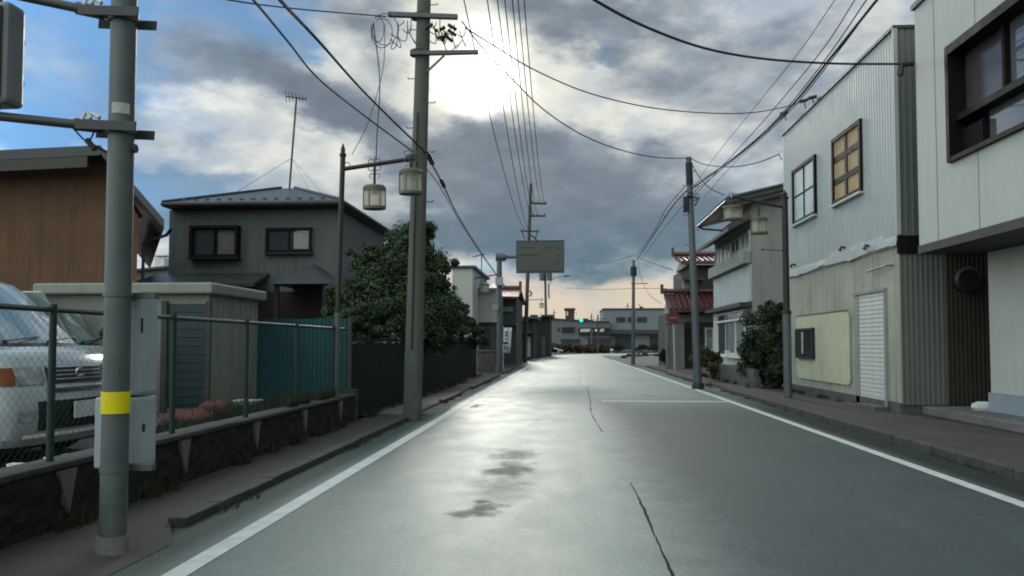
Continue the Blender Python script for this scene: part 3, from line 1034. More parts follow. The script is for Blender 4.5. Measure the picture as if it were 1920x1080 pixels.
def heap(name, label, cat, c, rx, ry, hgt, m, seed, lift=0.33):
    r2 = random.Random(seed); b = MB(); n, k = 18, 6
    for j in range(k + 1):
        f_ = j / k
        ring = []
        for i in range(n):
            t = 2 * math.pi * i / n
            q_ = math.cos(f_ * math.pi / 2) ** .7 * (1 + .12 * math.sin(3 * t + seed) + r2.uniform(-.06, .06))
            ring.append((c[0] + rx * q_ * math.cos(t), c[1] + ry * q_ * math.sin(t), lift + hgt * math.sin(f_ * math.pi / 2) * (1 + r2.uniform(-.08, .08))))
        b.v += [Vector(p) for p in ring]
    for j in range(k):
        for i in range(n):
            q_ = (i + 1) % n
            b.f.append((j * n + i, j * n + q_, (j + 1) * n + q_, (j + 1) * n + i))
    b.f.append(tuple(k * n + i for i in range(n)))
    return tag(b.build(name, m, smooth=True, loc=(c[0], c[1], lift)), label, cat)


p = GX(360, 745, -4.9)
heap('tarpaulin', 'crumpled faded red tarpaulin lying in front of the storage shed', 'tarpaulin', (p.x, p.y, 0), .34, .3, .17, m_red, 3)
p = AT(398, 735, 10.6)
heap('tarpaulin', 'small pinkish red cloth heap beside the shed corner', 'tarpaulin', (p.x, 10.7, 0), .26, .2, .24, m_red, 5)
p = G(355, 778, .36)
heap('plastic_sheet', 'pale green plastic sheet spread on the gravel by the fence', 'sheet', (p.x, p.y, 0), .32, .3, .10, m_greenp, 8)
p = G(465, 765, .4)
bt = thing('plastic_tub', 'small white plastic tub on the gravel behind the fence', 'tub', (p.x, p.y, .33))
b = MB(); b.rings([[(p.x + a * s, p.y + c * s, z) for a, c in [(-.17, -.12), (.17, -.12), (.17, .12), (-.17, .12)]] for s, z in [(.85, .331), (1, .50), (1, .505), (.92, .505), (.8, .36)]]); b.build('body', m_sheetw, bt)
b = MB(); b.box(p.x - .19, p.x + .19, p.y - .135, p.y + .135, .506, .522); b.build('lid', m_sheetw, bt, bevel=.005)
for (px_, py_, ln, lab) in [(395, 788, 1.9, 'long white strip painted as the wet glint along the yard wall top'), (95, 846, .9, 'wet white board lying under the front of the silver van')]:  # first strip paints the wet glint of the wall top in white
    p = G(px_, py_, .52 if ln > 1 else .45)
    b = MB()
    r2 = random.Random(px_)
    n_ = 12; x_ = p.x if ln < 1 else -3.95
    for i in range(n_):
        if i % 4 == 3: continue
        y_ = p.y - ln / 2 + ln * i / n_
        b.box(x_ - .07 + r2.uniform(-.02, .02), x_ + .05 + r2.uniform(-.02, .02), y_, y_ + ln / n_ * .96, .33, .36 + r2.uniform(0, .05))
    tag(b.build('white_strip', m_sheetw, loc=(x_, p.y, .33)), lab, 'board')
m_weed = leafmat('weeds', (.010, .015, .008), (.030, .036, .020))
b = MB(); r2 = random.Random(9)
for i in range(9000):
    x_ = -3.95 - abs(r2.gauss(0, .5)); y_ = r2.uniform(8.5, 13.6)
    if x_ < -4.9: continue
    hh = r2.uniform(.06, .26) * (1 if y_ > 10 else .5); a_ = r2.uniform(0, 6.3)
    dx, dy = math.cos(a_) * .012, math.sin(a_) * .012
    lx, ly = r2.uniform(-.06, .06), r2.uniform(-.06, .06)
    b.add([(x_ - dx, y_ - dy, .33), (x_ + dx, y_ + dy, .33), (x_ + lx, y_ + ly, .33 + hh)], [(0, 1, 2)])
b.raw = True
o = b.build('grass', m_weed); o['kind'] = 'stuff'

# ------------------------------------------------------------------ right side
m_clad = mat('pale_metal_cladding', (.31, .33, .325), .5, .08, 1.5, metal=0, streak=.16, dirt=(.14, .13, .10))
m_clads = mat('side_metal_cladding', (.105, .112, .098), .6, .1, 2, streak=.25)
m_plast = mat('beige_plaster', (.30, .285, .235), .85, .2, 1.2, .3, 50, streak=.45, dirt=(.09, .075, .055))
m_cream = mat('cream_mural_panel', (.40, .40, .28), .8, .10, 2.5, .5, 22)
m_shut = mat('white_shutter', (.50, .51, .48), .5, .08, 3, streak=.15)
m_nboard = mat('near_white_panel', (.39, .395, .36), .7, .07, 1.2, .1, 50, streak=.09)
m_lightblue = mat('blue_grey_base', (.22, .25, .28), .7, .15, 3)
m_brownwood = mat('brown_corrugate', (.032, .024, .018), .8, .3, 3, streak=.3)
m_amber = mat('boarded_window', (.34, .235, .13), .7, .2, 3)
m_tile = mat('red_glazed_tile', (.055, .010, .010), .42, .3, 6, spec=.7)
m_tiledk = mat('grey_tile', (.05, .052, .055), .5, .3, 6)
m_wallw = mat('white_house_wall', (.34, .36, .36), .75, .1, 1.5, streak=.2)
m_wallg = mat('grey_house_wall', (.22, .22, .205), .8, .15, 1.5, .2, 50, streak=.25)
m_wallb = mat('brown_grey_wall', (.055, .052, .05), .8, .2, 2)
m_flash = mat('lead_flashing', (.29, .305, .30), .7, .2, 8, spec=.2)

# silver clad two-storey building
XB = 6.05
YA, YB = 14.95, 22.6
zt, zm = 7.15, 3.18
h = thing('clad_building', 'two storey building with ribbed pale metal upper wall, cream panel and roller shutter', 'building', (XB, 18, 0))
MB().box(XB, 13, YA, YB, zm, zt).build('upper_wall', m_clad, h)
MB().box(XB, 13, YA + .01, YB - .01, .28, zm - .003).build('lower_wall', m_plast, h)
MB().box(XB - .03, 13, YA + .03, YB, .0, .278).build('plinth', m_concd, h)
pm = pmap('x', XB, -1)
w1 = (GX(1618, 300, XB).y, GX(1563, 300, XB).y, GX(1590, 373, XB).z, GX(1590, 242, XB).z)
w2 = (GX(1532, 350, XB).y, GX(1489, 350, XB).y, GX(1510, 413, XB).z, GX(1510, 305, XB).z)
b = MB()
segs = [(YA, w1[0], zm, zt), (w1[1], w2[0], zm, zt), (w2[1], YB, zm, zt), (w1[0], w1[1], zm, w1[2]), (w1[0], w1[1], w1[3], zt), (w2[0], w2[1], zm, w2[2]), (w2[0], w2[1], w2[3], zt)]
for (a0, a1, z0, z1) in segs:
    ribs(b, pm, a0, a1, z0, z1, .135, .006)
b.build('ribbed_sheet', m_clad, h)
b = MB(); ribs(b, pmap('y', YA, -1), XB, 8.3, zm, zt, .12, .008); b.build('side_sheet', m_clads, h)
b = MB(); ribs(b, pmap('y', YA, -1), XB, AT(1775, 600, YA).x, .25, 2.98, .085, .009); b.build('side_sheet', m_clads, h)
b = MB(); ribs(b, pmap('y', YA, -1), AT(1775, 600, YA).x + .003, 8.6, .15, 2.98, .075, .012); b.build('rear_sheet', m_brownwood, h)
b = MB(); b.box(XB - .04, 8.4, YA - .05, YA + .01, 2.99, 3.32); b.build('dark_band', m_brown_frame, h)
b = MB(); b.box(XB - .05, XB + .12, YA - .03, YB + .03, zt + .001, zt + .06); b.box(XB + .12, 13, YA - .04, YA + .1, zt + .001, zt + .055); b.build('coping', m_dkmetal, h)
b = MB(); b.box(XB - .045, XB + .03, YA - .03, YA + .02, zm + .16, zt); b.build('corner_trim', m_clad, h)
window(h, pm, w1[0], w1[1], w1[2], w1[3], m_brown_frame, m_amber, 2, 3, .09, .06, m_alu, thin=.13)
window(h, pm, w2[0], w2[1], w2[2], w2[3], m_brown_frame, glassy('lit_curtain_glass', (.48, .54, .54), .10, .25, 1.2), 2, 2, .08, .07, m_alu)
# peeling flashing between storeys
b = MB(); r_ = random.Random(6); n = 46; pr = None
for i in range(n + 1):
    y = YA + (YB - YA) * i / n
    d = .02 + .03 * max(0, math.sin(i * .55)) * r_.random(); zz = zm + .03 + .05 * math.sin(i * .31) * r_.random()
    hgt = .14 + (.13 if 3 < i < 24 else .02) * (.6 + .4 * r_.random())
    cur = [Vector((XB - .018, y, zm + hgt)), Vector((XB - .03 - d * .5, y, zm + hgt * .5)), Vector((XB - .04 - d, y, zz - .06)), Vector((XB - .005, y, zm - .07))]
    if pr:
        for k in range(3): b.quad(pr[k], cur[k], cur[k + 1], pr[k + 1])
    pr = cur
b.raw = True
b.build('loose_flashing', m_flash, h)
for (px_, py_) in [(1586, 465), (1633, 462), (1492, 497)]:
    q_ = GX(px_, py_, XB)
    MB().tube([(XB, q_.y, q_.z), (XB - .10, q_.y, q_.z + .02), (XB - .13, q_.y, q_.z - .06)], [.035, .03, .045], 7).build('wall_bracket', m_dkmetal, h)
# cream panel with rounded corners
y0, y1 = GX(1597, 650, XB).y, GX(1496, 650, XB).y
z0, z1 = GX(1594, 722, XB).z, GX(1594, 583, XB).z
def rrect(a0, a1, z0, z1, r, n=5):
    o = []
    for (ca, cz, t0) in [(a1 - r, z1 - r, 0), (a0 + r, z1 - r, 90), (a0 + r, z0 + r, 180), (a1 - r, z0 + r, 270)]:
        for i in range(n + 1):
            t = R(t0 + 90 * i / n); o.append((ca + r * math.cos(t), cz + r * math.sin(t)))
    return o
b = MB(); b.slab([pm(a, z, .035) for a, z in rrect(y0, y1, z0, z1, .16)], (.03, 0, 0)); b.build('cream_panel', m_cream, h)
b = MB(); rr = rrect(y0 - .025, y1 + .03, z0 - .02, z1 + .03, .18)
rr2 = rrect(y0 - .003, y1 + .003, z0 - .003, z1 + .003, .16)
for i in range(7, len(rr) - 8):
    pass
k = len(rr)
for i in range(3, 14): b.quad(pm(*rr[i], .045), pm(*rr[(i + 1) % k], .045), pm(*rr2[(i + 1) % k], .045), pm(*rr2[i], .045))
b.build('panel_trim', m_dkmetal, h)
nb = MB(); n0, n1 = GX(1531, 640, XB).y, GX(1499, 640, XB).y; q0, q1 = GX(1515, 672, XB).z, GX(1515, 615, XB).z
pbox(nb, pm, n0, n1, q0, q1, .036, .12); no_ = nb.build('notice_case', m_black, h, bevel=.01)
nb = MB(); pbox(nb, pm, n0 + .28 * (n1 - n0) + .28, n0 + .28 * (n1 - n0) + .42, q0 + .12, q1 - .1, .121, .126); nb.build('notice_paper', m_alu, no_)
nb = MB(); pbox(nb, pm, n0 + .05, n1 - .05, q0 + .05, q1 - .05, .1205, .1225); nb.build('pane', m_glass, no_)
# roller shutter in a recess
s0, s1 = GX(1666, 650, XB).y + .1, GX(1606, 650, XB).y
zs = GX(1664, 545, XB).z
b = MB(); z = .16; i = 0
while z < zs - .05:
    pbox(b, pm, s0, s1 - .22, z, z + .062, -.02, .018); pbox(b, pm, s0, s1 - .22, z + .064, z + .083, -.02, .004); z += .085
b.build('roller_shutter', m_shut, h)
b = MB(); pbox(b, pm, s1 - .21, s1 - .0, .14, zs, -.02, .03); pbox(b, pm, s0 - .09, s0 - .004, .14, zs, -.02, .05); pbox(b, pm, s0 - .09, s1, zs + .003, zs + .06, -.02, .06)
b.build('shutter_frame', m_wallg, h)
b = MB(); q_ = GX(1655, 502, XB); b.tube([(XB, q_.y - .5, q_.z), (XB - .1, q_.y - .45, q_.z), (XB - .12, q_.y + .5, q_.z - .03)], .02, 6); b.build('shutter_stay', m_clads, h)
b = MB(); b.box(XB - .3, XB - .04, s0 - .15, s0 + .9, .09, .17); b.box(XB - .28, XB - .035, s0 + 1.0, s0 + 1.75, .09, .13); b.build('threshold', m_concd, h)

# near building with the oversailing upper floor
h = thing('oversailing_building', 'nearest pale building whose upper floor overhangs the footway, big dark framed window', 'building', (7, 8, 0))
YN = 14.0; XN = 6.0
zb, ztn = 3.02, 7.1
wy1 = GX(1781, 200, XN).y; wz0, wz1 = GX(1790, 303, XN).z, GX(1781, 88, XN).z
wy0 = 6.0
b = MB()
b.box(XN, 12, wy1, YN, zb, ztn); b.box(XN, 12, -3, wy0, zb, ztn)
b.box(XN, 12, wy0 + .001, wy1 - .001, zb, wz0 - .001); b.box(XN, 12, wy0 + .001, wy1 - .001, wz1 + .001, ztn)
b.box(XN + .9, 12, wy0 + .001, wy1 - .001, wz0, wz1)
b.build('upper_wall', m_nboard, h)
for y in [13.3, 12.0, 10.4, 8.6, 6.9]:
    [MB().box(XN - .004, XN + .01, y - .006, y + .006, q0, q1).build('panel_joint', m_clads, h) for q0, q1 in ([(zb, ztn)] if y > wy1 else [(zb, wz0), (wz1, ztn)])]
b = MB(); b.box(XN - .05, 12, -3, YN + .04, ztn + .001, ztn + .09); b.build('coping', m_dkmetal, h)
b = MB(); b.box(XN - .02, 12, -3, YN + .01, zb - .14, zb - .003); b.build('soffit', m_fascia, h)
pm = pmap('x', XN, -1)
b = MB()
pbox(b, pm, wy1 - .10, wy1, wz0, wz1, -.4, .07); pbox(b, pm, wy0, wy1 - .101, wz1 - .14, wz1, -.4, .068); pbox(b, pm, wy0, wy1 - .101, wz0, wz0 + .07, -.4, .066)
ya = wy1 - .1
pbox(b, pm, ya - .62, ya - .001, wz0 + .071, wz0 + .50, -.3, -.12)
zr = wz0 + .62
pbox(b, pm, wy0, ya - .001, zr, zr + .10, -.26, -.02)
pbox(b, pm, ya - 1.25, ya - 1.18, zr + .1, wz1 - .141, -.24, -.12)
pbox(b, pm, ya - 2.8, ya - 2.73, zr + .1, wz1 - .141, -.24, -.12)
wf = b.build('window', m_brown_frame, h)
b = MB(); pbox(b, pm, wy0, ya - .63, wz0 + .071, zr - .001, -.25, -.22); pbox(b, pm, wy0, ya - 1.26, zr + .101, wz1 - .142, -.22, -.2)
b.build('pane', glassy('mirror_tint_glass', (.10, .11, .12), .03, .2, 1, coat=1.0), wf)
b = MB(); pbox(b, pm, ya - 1.17, ya - .002, zr + .101, wz1 - .142, -.22, -.2); b.build('pane', glassy('smoked_glass', (.06, .045, .05), .2, .4, 1.4), wf)
# ground floor set back
xg = AT(1858, 600, 13.7).x
b = MB(); b.box(xg, 12, -3, 13.75, .55, zb - .15); b.build('ground_floor_wall', m_nboard, h)
b = MB(); b.box(xg - .03, 12, -3, 13.78, .24, .548); b.build('wall_base', m_lightblue, h)
b = MB(); b.box(6.35, 12, -3, 14.85, .092, .24); b.build('forecourt_step', m_conc, h, bevel=.02)
v = AT(1812, 525, YA - .06)
rg = MB(); rg.rings([circle_pts((v.x, YA - .03 - d, v.z), r, 16, 'y') for d, r in [(0, .24), (.1, .24), (.14, .19), (.14, .02)]]); 
fan = rg.build('exhaust_fan', m_black, h)
p = AT(1857, 755, 13.9)
b = MB(); b.rings([[(p.x - .12 + a * s, 13.9 + c * s, z) for a, c in [(-.15, -.1), (.15, -.1), (.15, .1), (-.15, .1)]] for s, z in [(.8, .241), (1, .29), (.9, .35), (.4, .39)]])
tag(b.build('white_bag', m_sheetw, loc=(p.x, 13.9, .24)), 'small white bag on the forecourt by the corner of the set back wall', 'bag')

# white and grey two-storey house with tiled gable
XH = 6.7
ya_, yb_ = GX(1411, 600, XH).y, GX(1341, 600, XH).y
h = thing('gabled_house', 'white fronted two storey house with scalloped tile eave and tall glazed shopfront', 'house', (XH, ya_ + 2, 0))
base = .5
b = MB(); b.box(XH, 13.5, ya_, yb_, base, 6.3); b.build('wall', m_wallg, h)
pm = pmap('x', XH, -1)
b = MB(); pbox(b, pm, ya_ + .01, yb_, 2.9, 4.25, .001, .06); b.build('front_panel', m_wallw, h)
b = MB(); b.box(XH - .02, 13.5, ya_ - .02, yb_ + .02, .0, base - .002); b.build('plinth', m_concd, h)
ev0 = GX(1370, 357, XH - .95); ev1 = GX(1311, 427, XH - .95)
zc = (ev0.z + ev1.z) / 2 - .02
gx = 11.5; gz = zc + (gx - ev0.x) * .23
b = MB(); y0, y1 = ya_ - .55, ev1.y
b.slab([(ev0.x, y0, zc), (gx, y0, gz), (gx, y1, gz), (ev0.x, y1, zc)], .16)
ro = b.build('roof', m_roofdk, h)
b = MB(); y = y0
while y < y1:
    b.tube([(ev0.x - .03, y, zc + .03), (gx, y, gz + .03)], .06, 7); y += .27
b.build('tile_roll', m_tiledk, ro)
b = MB(); b.slab([(ev0.x + .3, y0 + .06, zc - .1), (gx, y0 + .06, gz - .16), (gx, y0 + .12, gz - .16), (ev0.x + .3, y0 + .12, zc - .1)], .16); b.build('bargeboard', m_fascia, ro)
b = MB(); b.slab([(XH, ya_ + .002, 6.3), (13.5, ya_ + .002, 6.3), (13.5, ya_ + .002, gz + .2), (XH, ya_ + .002, zc + .05)], (0, .2, 0)); b.build('gable', m_wallg, h)
b = MB(); q_ = ev1; b.tube([(ev0.x - .05, y1, zc - .1), (ev0.x + .1, y1 - .3, zc - .25), (XH - .05, y1 - .5, zc - .35)], .04, 6); b.tube([(ev0.x - .06, y0, zc - .1), (ev0.x - .06, y1, zc - .1)], .05, 6); b.build('gutter', m_black, ro)
# window canopy
ca, cb = GX(1405, 410, XH - .6), GX(1328, 455, XH - .6)
zcn = (ca.z + cb.z) / 2
b = MB(); b.slab([(XH - .85, ya_ - .05, zcn - .05), (XH, ya_ - .05, zcn + .38), (XH, yb_ + .1, zcn + .38), (XH - .85, yb_ + .1, zcn - .05)], .12)
b.build('window_canopy', m_roofdk, h)
q0, q1 = GX(1403, 470, XH), GX(1345, 492, XH)
zz0 = 4.75; zz1 = zcn - .12
nwin = 4; span = (yb_ - .3) - (ya_ + .15)
for i in range(nwin):
    a = ya_ + .15 + span * i / nwin
    window(h, pm, a, a + span / nwin - .06, zz0, zz1, m_alu, m_glassl if i != 1 else m_glass, 2, 1, .05, .06)
b = MB(); pbox(b, pm, ya_ + .02, yb_ - .05, 4.28, 4.72, .02, .3); b.build('balcony_panel', m_wallg, h)
# shop front
b = MB(); pbox(b, pm, ya_ + .02, yb_ - .05, 2.72, 2.86, .0, .45); b.build('shop_canopy', m_roofdk, h)
window(h, pm, ya_ + .9, yb_ - .75, .85, 2.65, m_whitepaint, m_glassl, 3, 1, .07, .10, m_whitepaint, (.62, .95, m_darkrecess))
b = MB(); pbox(b, pm, ya_ + .9, yb_ - .75, 2.25, 2.33, .1, .13); b.build('transom', m_whitepaint, h)
b = MB(); pbox(b, pm, ya_ + .1, yb_ - .1, base, .80, .0, .1); pbox(b, pm, yb_ - .7, yb_ - .1, .801, 2.70, 0, .1); b.build('front_surround', mat('cream_surround', (.42, .42, .34), .7, .1, 3), h)
b = MB(); b.box(XH - .26, XH - .12, ya_ + 1.0, ya_ + 3.2, .80, 1.0); b.box(XH - .25, XH - .12, ya_ + 3.4, ya_ + 3.9, .80, 1.08); b.build('window_box', m_sheetw, h)

# low dark block wall and hedge in front of that house
f = thing('garden_wall', 'low dark block wall below the bush at the gabled house', 'wall', (5.4, 26, 0))
b = MB()
y = 23.2
while y < 33: b.box(5.35, 5.5, y + .005, y + .395, .05, .40); b.box(5.352, 5.498, y + .2, y + .59, .404, .62) if y < 30 else None; y += .4
b.build('blocks', m_concd, f)
t_ = thing('roadside_bush', 'big near-black bush between the clad building and the gabled house', 'bush', (6.1, 24.5, .09))
m_hedge = leafmat('hedge_leaves', (.006, .012, .005), (.022, .032, .014))
L = []
lob(1436, 640, 24.6, 54, 1); lob(1425, 675, 25, 46, .9); lob(1450, 592, 24.6, 38, 1); lob(1455, 660, 23.8, 50, 1); lob(1466, 640, 23.2, 44, 1.1); lob(1468, 690, 23, 44, 1); lob(1462, 680, 24, 34); lob(1465, 625, 24, 30); lob(1440, 700, 24.2, 34); lob(1415, 655, 25, 26)
foliage(MB(), L, 60000, .05, 21).build('foliage', m_hedge, t_)
b = MB(); tree_limbs(b, (6.3, 24.5, .05), [l[:3] for l in L], .06, 5); b.build('stem', m_bark, t_)
b = MB()
t_ = thing('olive_shrub', 'small clipped olive shrub around the foot of the roadside pole', 'shrub', (5.3, 29, .09))
m_olive = leafmat('olive_leaves', (.022, .024, .008), (.06, .055, .02))
L = []
lob(1318, 668, 29, 24, .9); lob(1340, 672, 29.5, 22, .8); lob(1335, 690, 28.5, 18, .7)
foliage(MB(), L, 6000, .05, 22).build('foliage', m_olive, t_)
b = MB(); tree_limbs(b, (5.2, 29, .05), [l[:3] for l in L], .05, 5); b.build('stem', m_bark, t_)

# house with red glazed tiles
h = thing('red_tiled_house', 'dark walled house with two tiers of glossy red tiled roof', 'house', (8, 44, 0))
YR = 44.0
xl = AT(1262, 620, YR).x
x_u = AT(1290, 520, YR).x
b = MB(); b.box(x_u, 14, YR - 1.0, YR + 6, 3.0, AT(1290, 500, YR).z); b.build('upper_wall', m_wallb, h)
b = MB(); b.box(xl, 14, YR - 1.6, YR + 7, .0, 3.1); b.build('lower_wall', m_wallb, h)


def tiled(root, xa, xb, yf, yr, zf, zr, name='roof'):
    b = MB(); b.slab([(xa, yf, zf), (xb, yf, zf), (xb, yr, zr), (xa, yr, zr)], .14)
    r = b.build(name, m_tile, root)
    b = MB(); x = xa + .1
    while x < xb: b.tube([(x, yf - .03, zf + .03), (x, yr, zr + .03)], .055, 7); x += .27
    b.build('tile_roll', m_tile, r)
    b = MB(); b.tube([(xa - .05, yr, zr + .14), (xb, yr, zr + .14)], .13, 8); b.box(xa - .16, xa - .02, yr - .13, yr + .13, zr + .0, zr + .5); b.build('ridge', m_tile, r)
    return r


ux = AT(1268, 480, YR).x
zr_, zf_ = AT(1300, 477, YR + .8).z, AT(1300, 489, YR - 1.8).z
tiled(h, ux, 14, YR - 1.8, YR + .8, zf_ - .05, zr_ - .12)
b = MB(); b.slab([(ux + .35, YR - 1.5, zf_ - .2), (ux + .35, YR + .8, zr_ - .25), (ux + .35, YR + 3, zf_ - .2)], (.25, 0, 0)); b.build('gable', m_wallg, h)
lx = AT(1240, 560, YR).x
zr2, zf2 = AT(1270, 551, YR - 1).z, AT(1270, 580, YR - 3.2).z
tiled(h, lx, 14, YR - 3.2, YR - 1.05, zf2, zr2)
b = MB(); b.slab([(lx + .2, YR - 3.0, zf2 - .12), (lx + .2, YR - 1.05, zr2 - .1), (lx + .2, YR + 1, zf2 - .12)], (.25, 0, 0)); b.build('gable', m_wallg, h)
b = MB(); b.slab([(x_u - .55, YR - 1.6, AT(1260, 522, YR).z - .1), (x_u + .6, YR - 1.6, AT(1260, 522, YR).z - .1), (x_u + .6, YR + 1, AT(1260, 518, YR).z + .1), (x_u - .55, YR + 1, AT(1260, 518, YR).z + .1)], .12); b.build('porch_roof', m_tile, h)
b = MB(); b.box(x_u - .35, x_u - .05, YR - .9, YR - .3, 3.1, AT(1260, 522, YR).z - .1); b.build('bay', m_wallg, h)
pm = pmap('y', YR - 1.6, -1)
b = MB(); pbox(b, pm, xl - .25, 12, zf2 - .62, zf2 - .22, 0.0, .2); b.build('beam', m_wallg, h)
b = MB(); pbox(b, pm, xl - .1, xl + .35, .05, zf2 - .625, -.01, .12); b.build('pillar', m_wallg, h)
window(h, pm, AT(1322, 640, YR - 1.6).x, AT(1338, 640, YR - 1.6).x, 1.0, 2.2, m_whitepaint, m_glassl, 1, 2, .07, .06)
b = MB(); pbox(b, pm, xl + .4, AT(1315, 640, YR - 1.6).x, .05, 2.2, 0, .03); b.build('entrance', m_darkrecess, h)
pm2 = pmap('y', YR - 1.0, -1)
window(h, pm2, AT(1308, 520, YR).x, AT(1334, 520, YR).x, 4.05, 4.95, m_fascia, m_glass, 2, 1, .06, .05)

g_ = thing('gate_pillar', 'pale concrete gate pillar just behind the no entry sign', 'pillar', (5.6, 40, .0))
q_ = AT(1250, 640, 41)
b = MB(); b.box(q_.x, q_.x + .32, 41, 41.4, 0, 2.35); b.build('shaft', m_conc, g_, bevel=.02)
b = MB(); b.box(q_.x - .05, q_.x + .37, 40.95, 41.45, 2.352, 2.44); b.build('cap', m_conc, g_, bevel=.02)
t_ = thing('round_bush', 'small round dark bush beside the concrete gate pillar', 'bush', (5.3, 43, 0))
L = []; lob(1243, 660, 43, 11, 1.1); lob(1243, 673, 43, 9, 1)
foliage(MB(), L, 2500, .05, 23).build('foliage', m_hedge, t_)
b = MB(); tree_limbs(b, (5.3, 43, 0), [l[:3] for l in L], .05, 5); b.build('stem', m_bark, t_)

# ------------------------------------------------------------------ far end of the street
m_farwall = mat('far_grey_wall', (.12, .125, .135), .8, .12, .6, streak=.15)
m_farwall2 = mat('far_blue_grey_wall', (.15, .165, .19), .8, .08, .5, streak=.15)
m_fardark = mat('far_dark_wall', (.020, .019, .019), .85, .3, .8)
m_rust = mat('rusty_tower', (.07, .030, .026), .8, .3, 1)
m_blue = mat('blue_awning', (.02, .05, .20), .6, .2, 3)
m_paleteal = mat('pale_teal_sign', (.08, .19, .19), .6, .2, 3)
m_rr = mat('brown_red_roof', (.09, .028, .022), .5, .25, 3)


def bx(px0, px1, py0, py1, y, dep, zbase=0.0):
    a, c = AT(px0, py0, y), AT(px1, py0, y)
    return MB().box(a.x, c.x, y, y + dep, zbase, a.z), a.x, c.x, a.z


# tall narrow white house on the left
h = thing('narrow_white_building', 'tall narrow pale building with flat roof rim and blue balcony awning beyond the trees', 'building', (-6, 43, 0))
b, x0, x1, z1 = bx(848, 886, 503, 0, 43, 8); b.build('wall', m_nboard, h)
b = MB(); b.box(x0 - .1, x1 + .18, 42.85, 51.1, z1 + .002, z1 + .13); b.build('roof', m_roofdk, h)
b = MB(); b.box(x1 + .002, x1 + 1.0, 46, 51, 2.6, AT(900, 545, 46).z); b.build('balcony', m_wallw, h)
b = MB(); b.slab([(x1 + .02, 45.6, AT(900, 541, 46).z), (x1 + 1.1, 45.6, AT(900, 541, 46).z), (x1 + 1.1, 50.5, AT(900, 526, 48).z), (x1 + .02, 50.5, AT(900, 526, 48).z)], .1); b.build('awning', m_blue, h)
b = MB(); b.box(x1 + .002, x1 + .7, 46.2, 51, 0, 2.59); b.build('ground_floor', m_wallb, h)
window(h, pmap('y', 43, -1), AT(889, 0, 43).x - .95, AT(889, 0, 43).x - .35, 2.0, 2.9, m_fascia, m_farglass, 1, 1, .05, .04)

h = thing('brown_roof_house', 'grey two storey house with a brown red roof behind the banner pole', 'house', (-4.5, 52, 0))
b, x0, x1, z1 = bx(903, 968, 557, 0, 52, 7); b.build('wall', m_wallb, h)
a0, a1 = AT(896, 556, 51.2), AT(972, 556, 51.2); zr = AT(930, 546, 54).z
b = MB(); b.slab([(a0.x, 51.2, a0.z), (a1.x, 51.2, a0.z), (a1.x, 54.5, zr + .2), (a0.x, 54.5, zr + .2)], .15)
b.slab([(a0.x, 54.501, zr + .2), (a1.x, 54.501, zr + .2), (a1.x, 60, a0.z), (a0.x, 60, a0.z)], .15)
ro = b.build('roof', m_rr, h)
b = MB(); b.tube([(a0.x, 54.5, zr + .26), (a1.x, 54.5, zr + .26)], .14, 8); b.box(a1.x - .15, a1.x + .02, 54.3, 54.7, zr + .2, zr + .7); b.build('ridge', m_rr, ro)
pm = pmap('y', 52, -1)
window(h, pm, AT(905, 0, 52).x, AT(926, 0, 52).x, AT(0, 582, 52).z, AT(0, 565, 52).z, m_fascia, m_farglass, 2, 1, .05, .05)
window(h, pm, AT(905, 0, 52).x, AT(934, 0, 52).x, AT(0, 605, 52).z, AT(0, 588, 52).z, m_fascia, m_farglass, 3, 1, .05, .05)
b = MB(); pbox(b, pm, AT(942, 0, 52).x, AT(962, 0, 52).x, AT(0, 587, 52).z, AT(0, 578, 52).z, 0, .12); b.build('sign_panel', m_paleteal, h)
b = MB(); pbox(b, pm, AT(905, 0, 52).x, AT(968, 0, 52).x, AT(0, 612, 52).z, AT(0, 608, 52).z, 0, .8); b.build('lower_roof', m_roofdk, h)
b = MB(); pbox(b, pm, AT(908, 0, 52).x, AT(915, 0, 52).x, .1, AT(0, 630, 52).z, .0, .1); b.build('door', mat('pink_door', (.30, .20, .17), .8, .1, 3), h)
b = MB(); pbox(b, pm, AT(916, 0, 52).x, AT(930, 0, 52).x, .1, AT(0, 622, 52).z, .0, .04); b.build('entrance', m_darkrecess, h)

b = MB(); a0, a1 = AT(896, 657, 37), AT(932, 657, 37)
f = thing('low_block_wall', 'low grey block wall with coping near the round sign pole', 'wall', (a0.x, 37, 0))
b.box(a0.x, a1.x - .1, 36.9, 37.1, 0, a0.z - .05); b.build('blocks', m_concd, f)
MB().box(a0.x - .05, a1.x - .05, 36.85, 37.15, a0.z - .048, a0.z + .02).build('coping', m_conc, f)

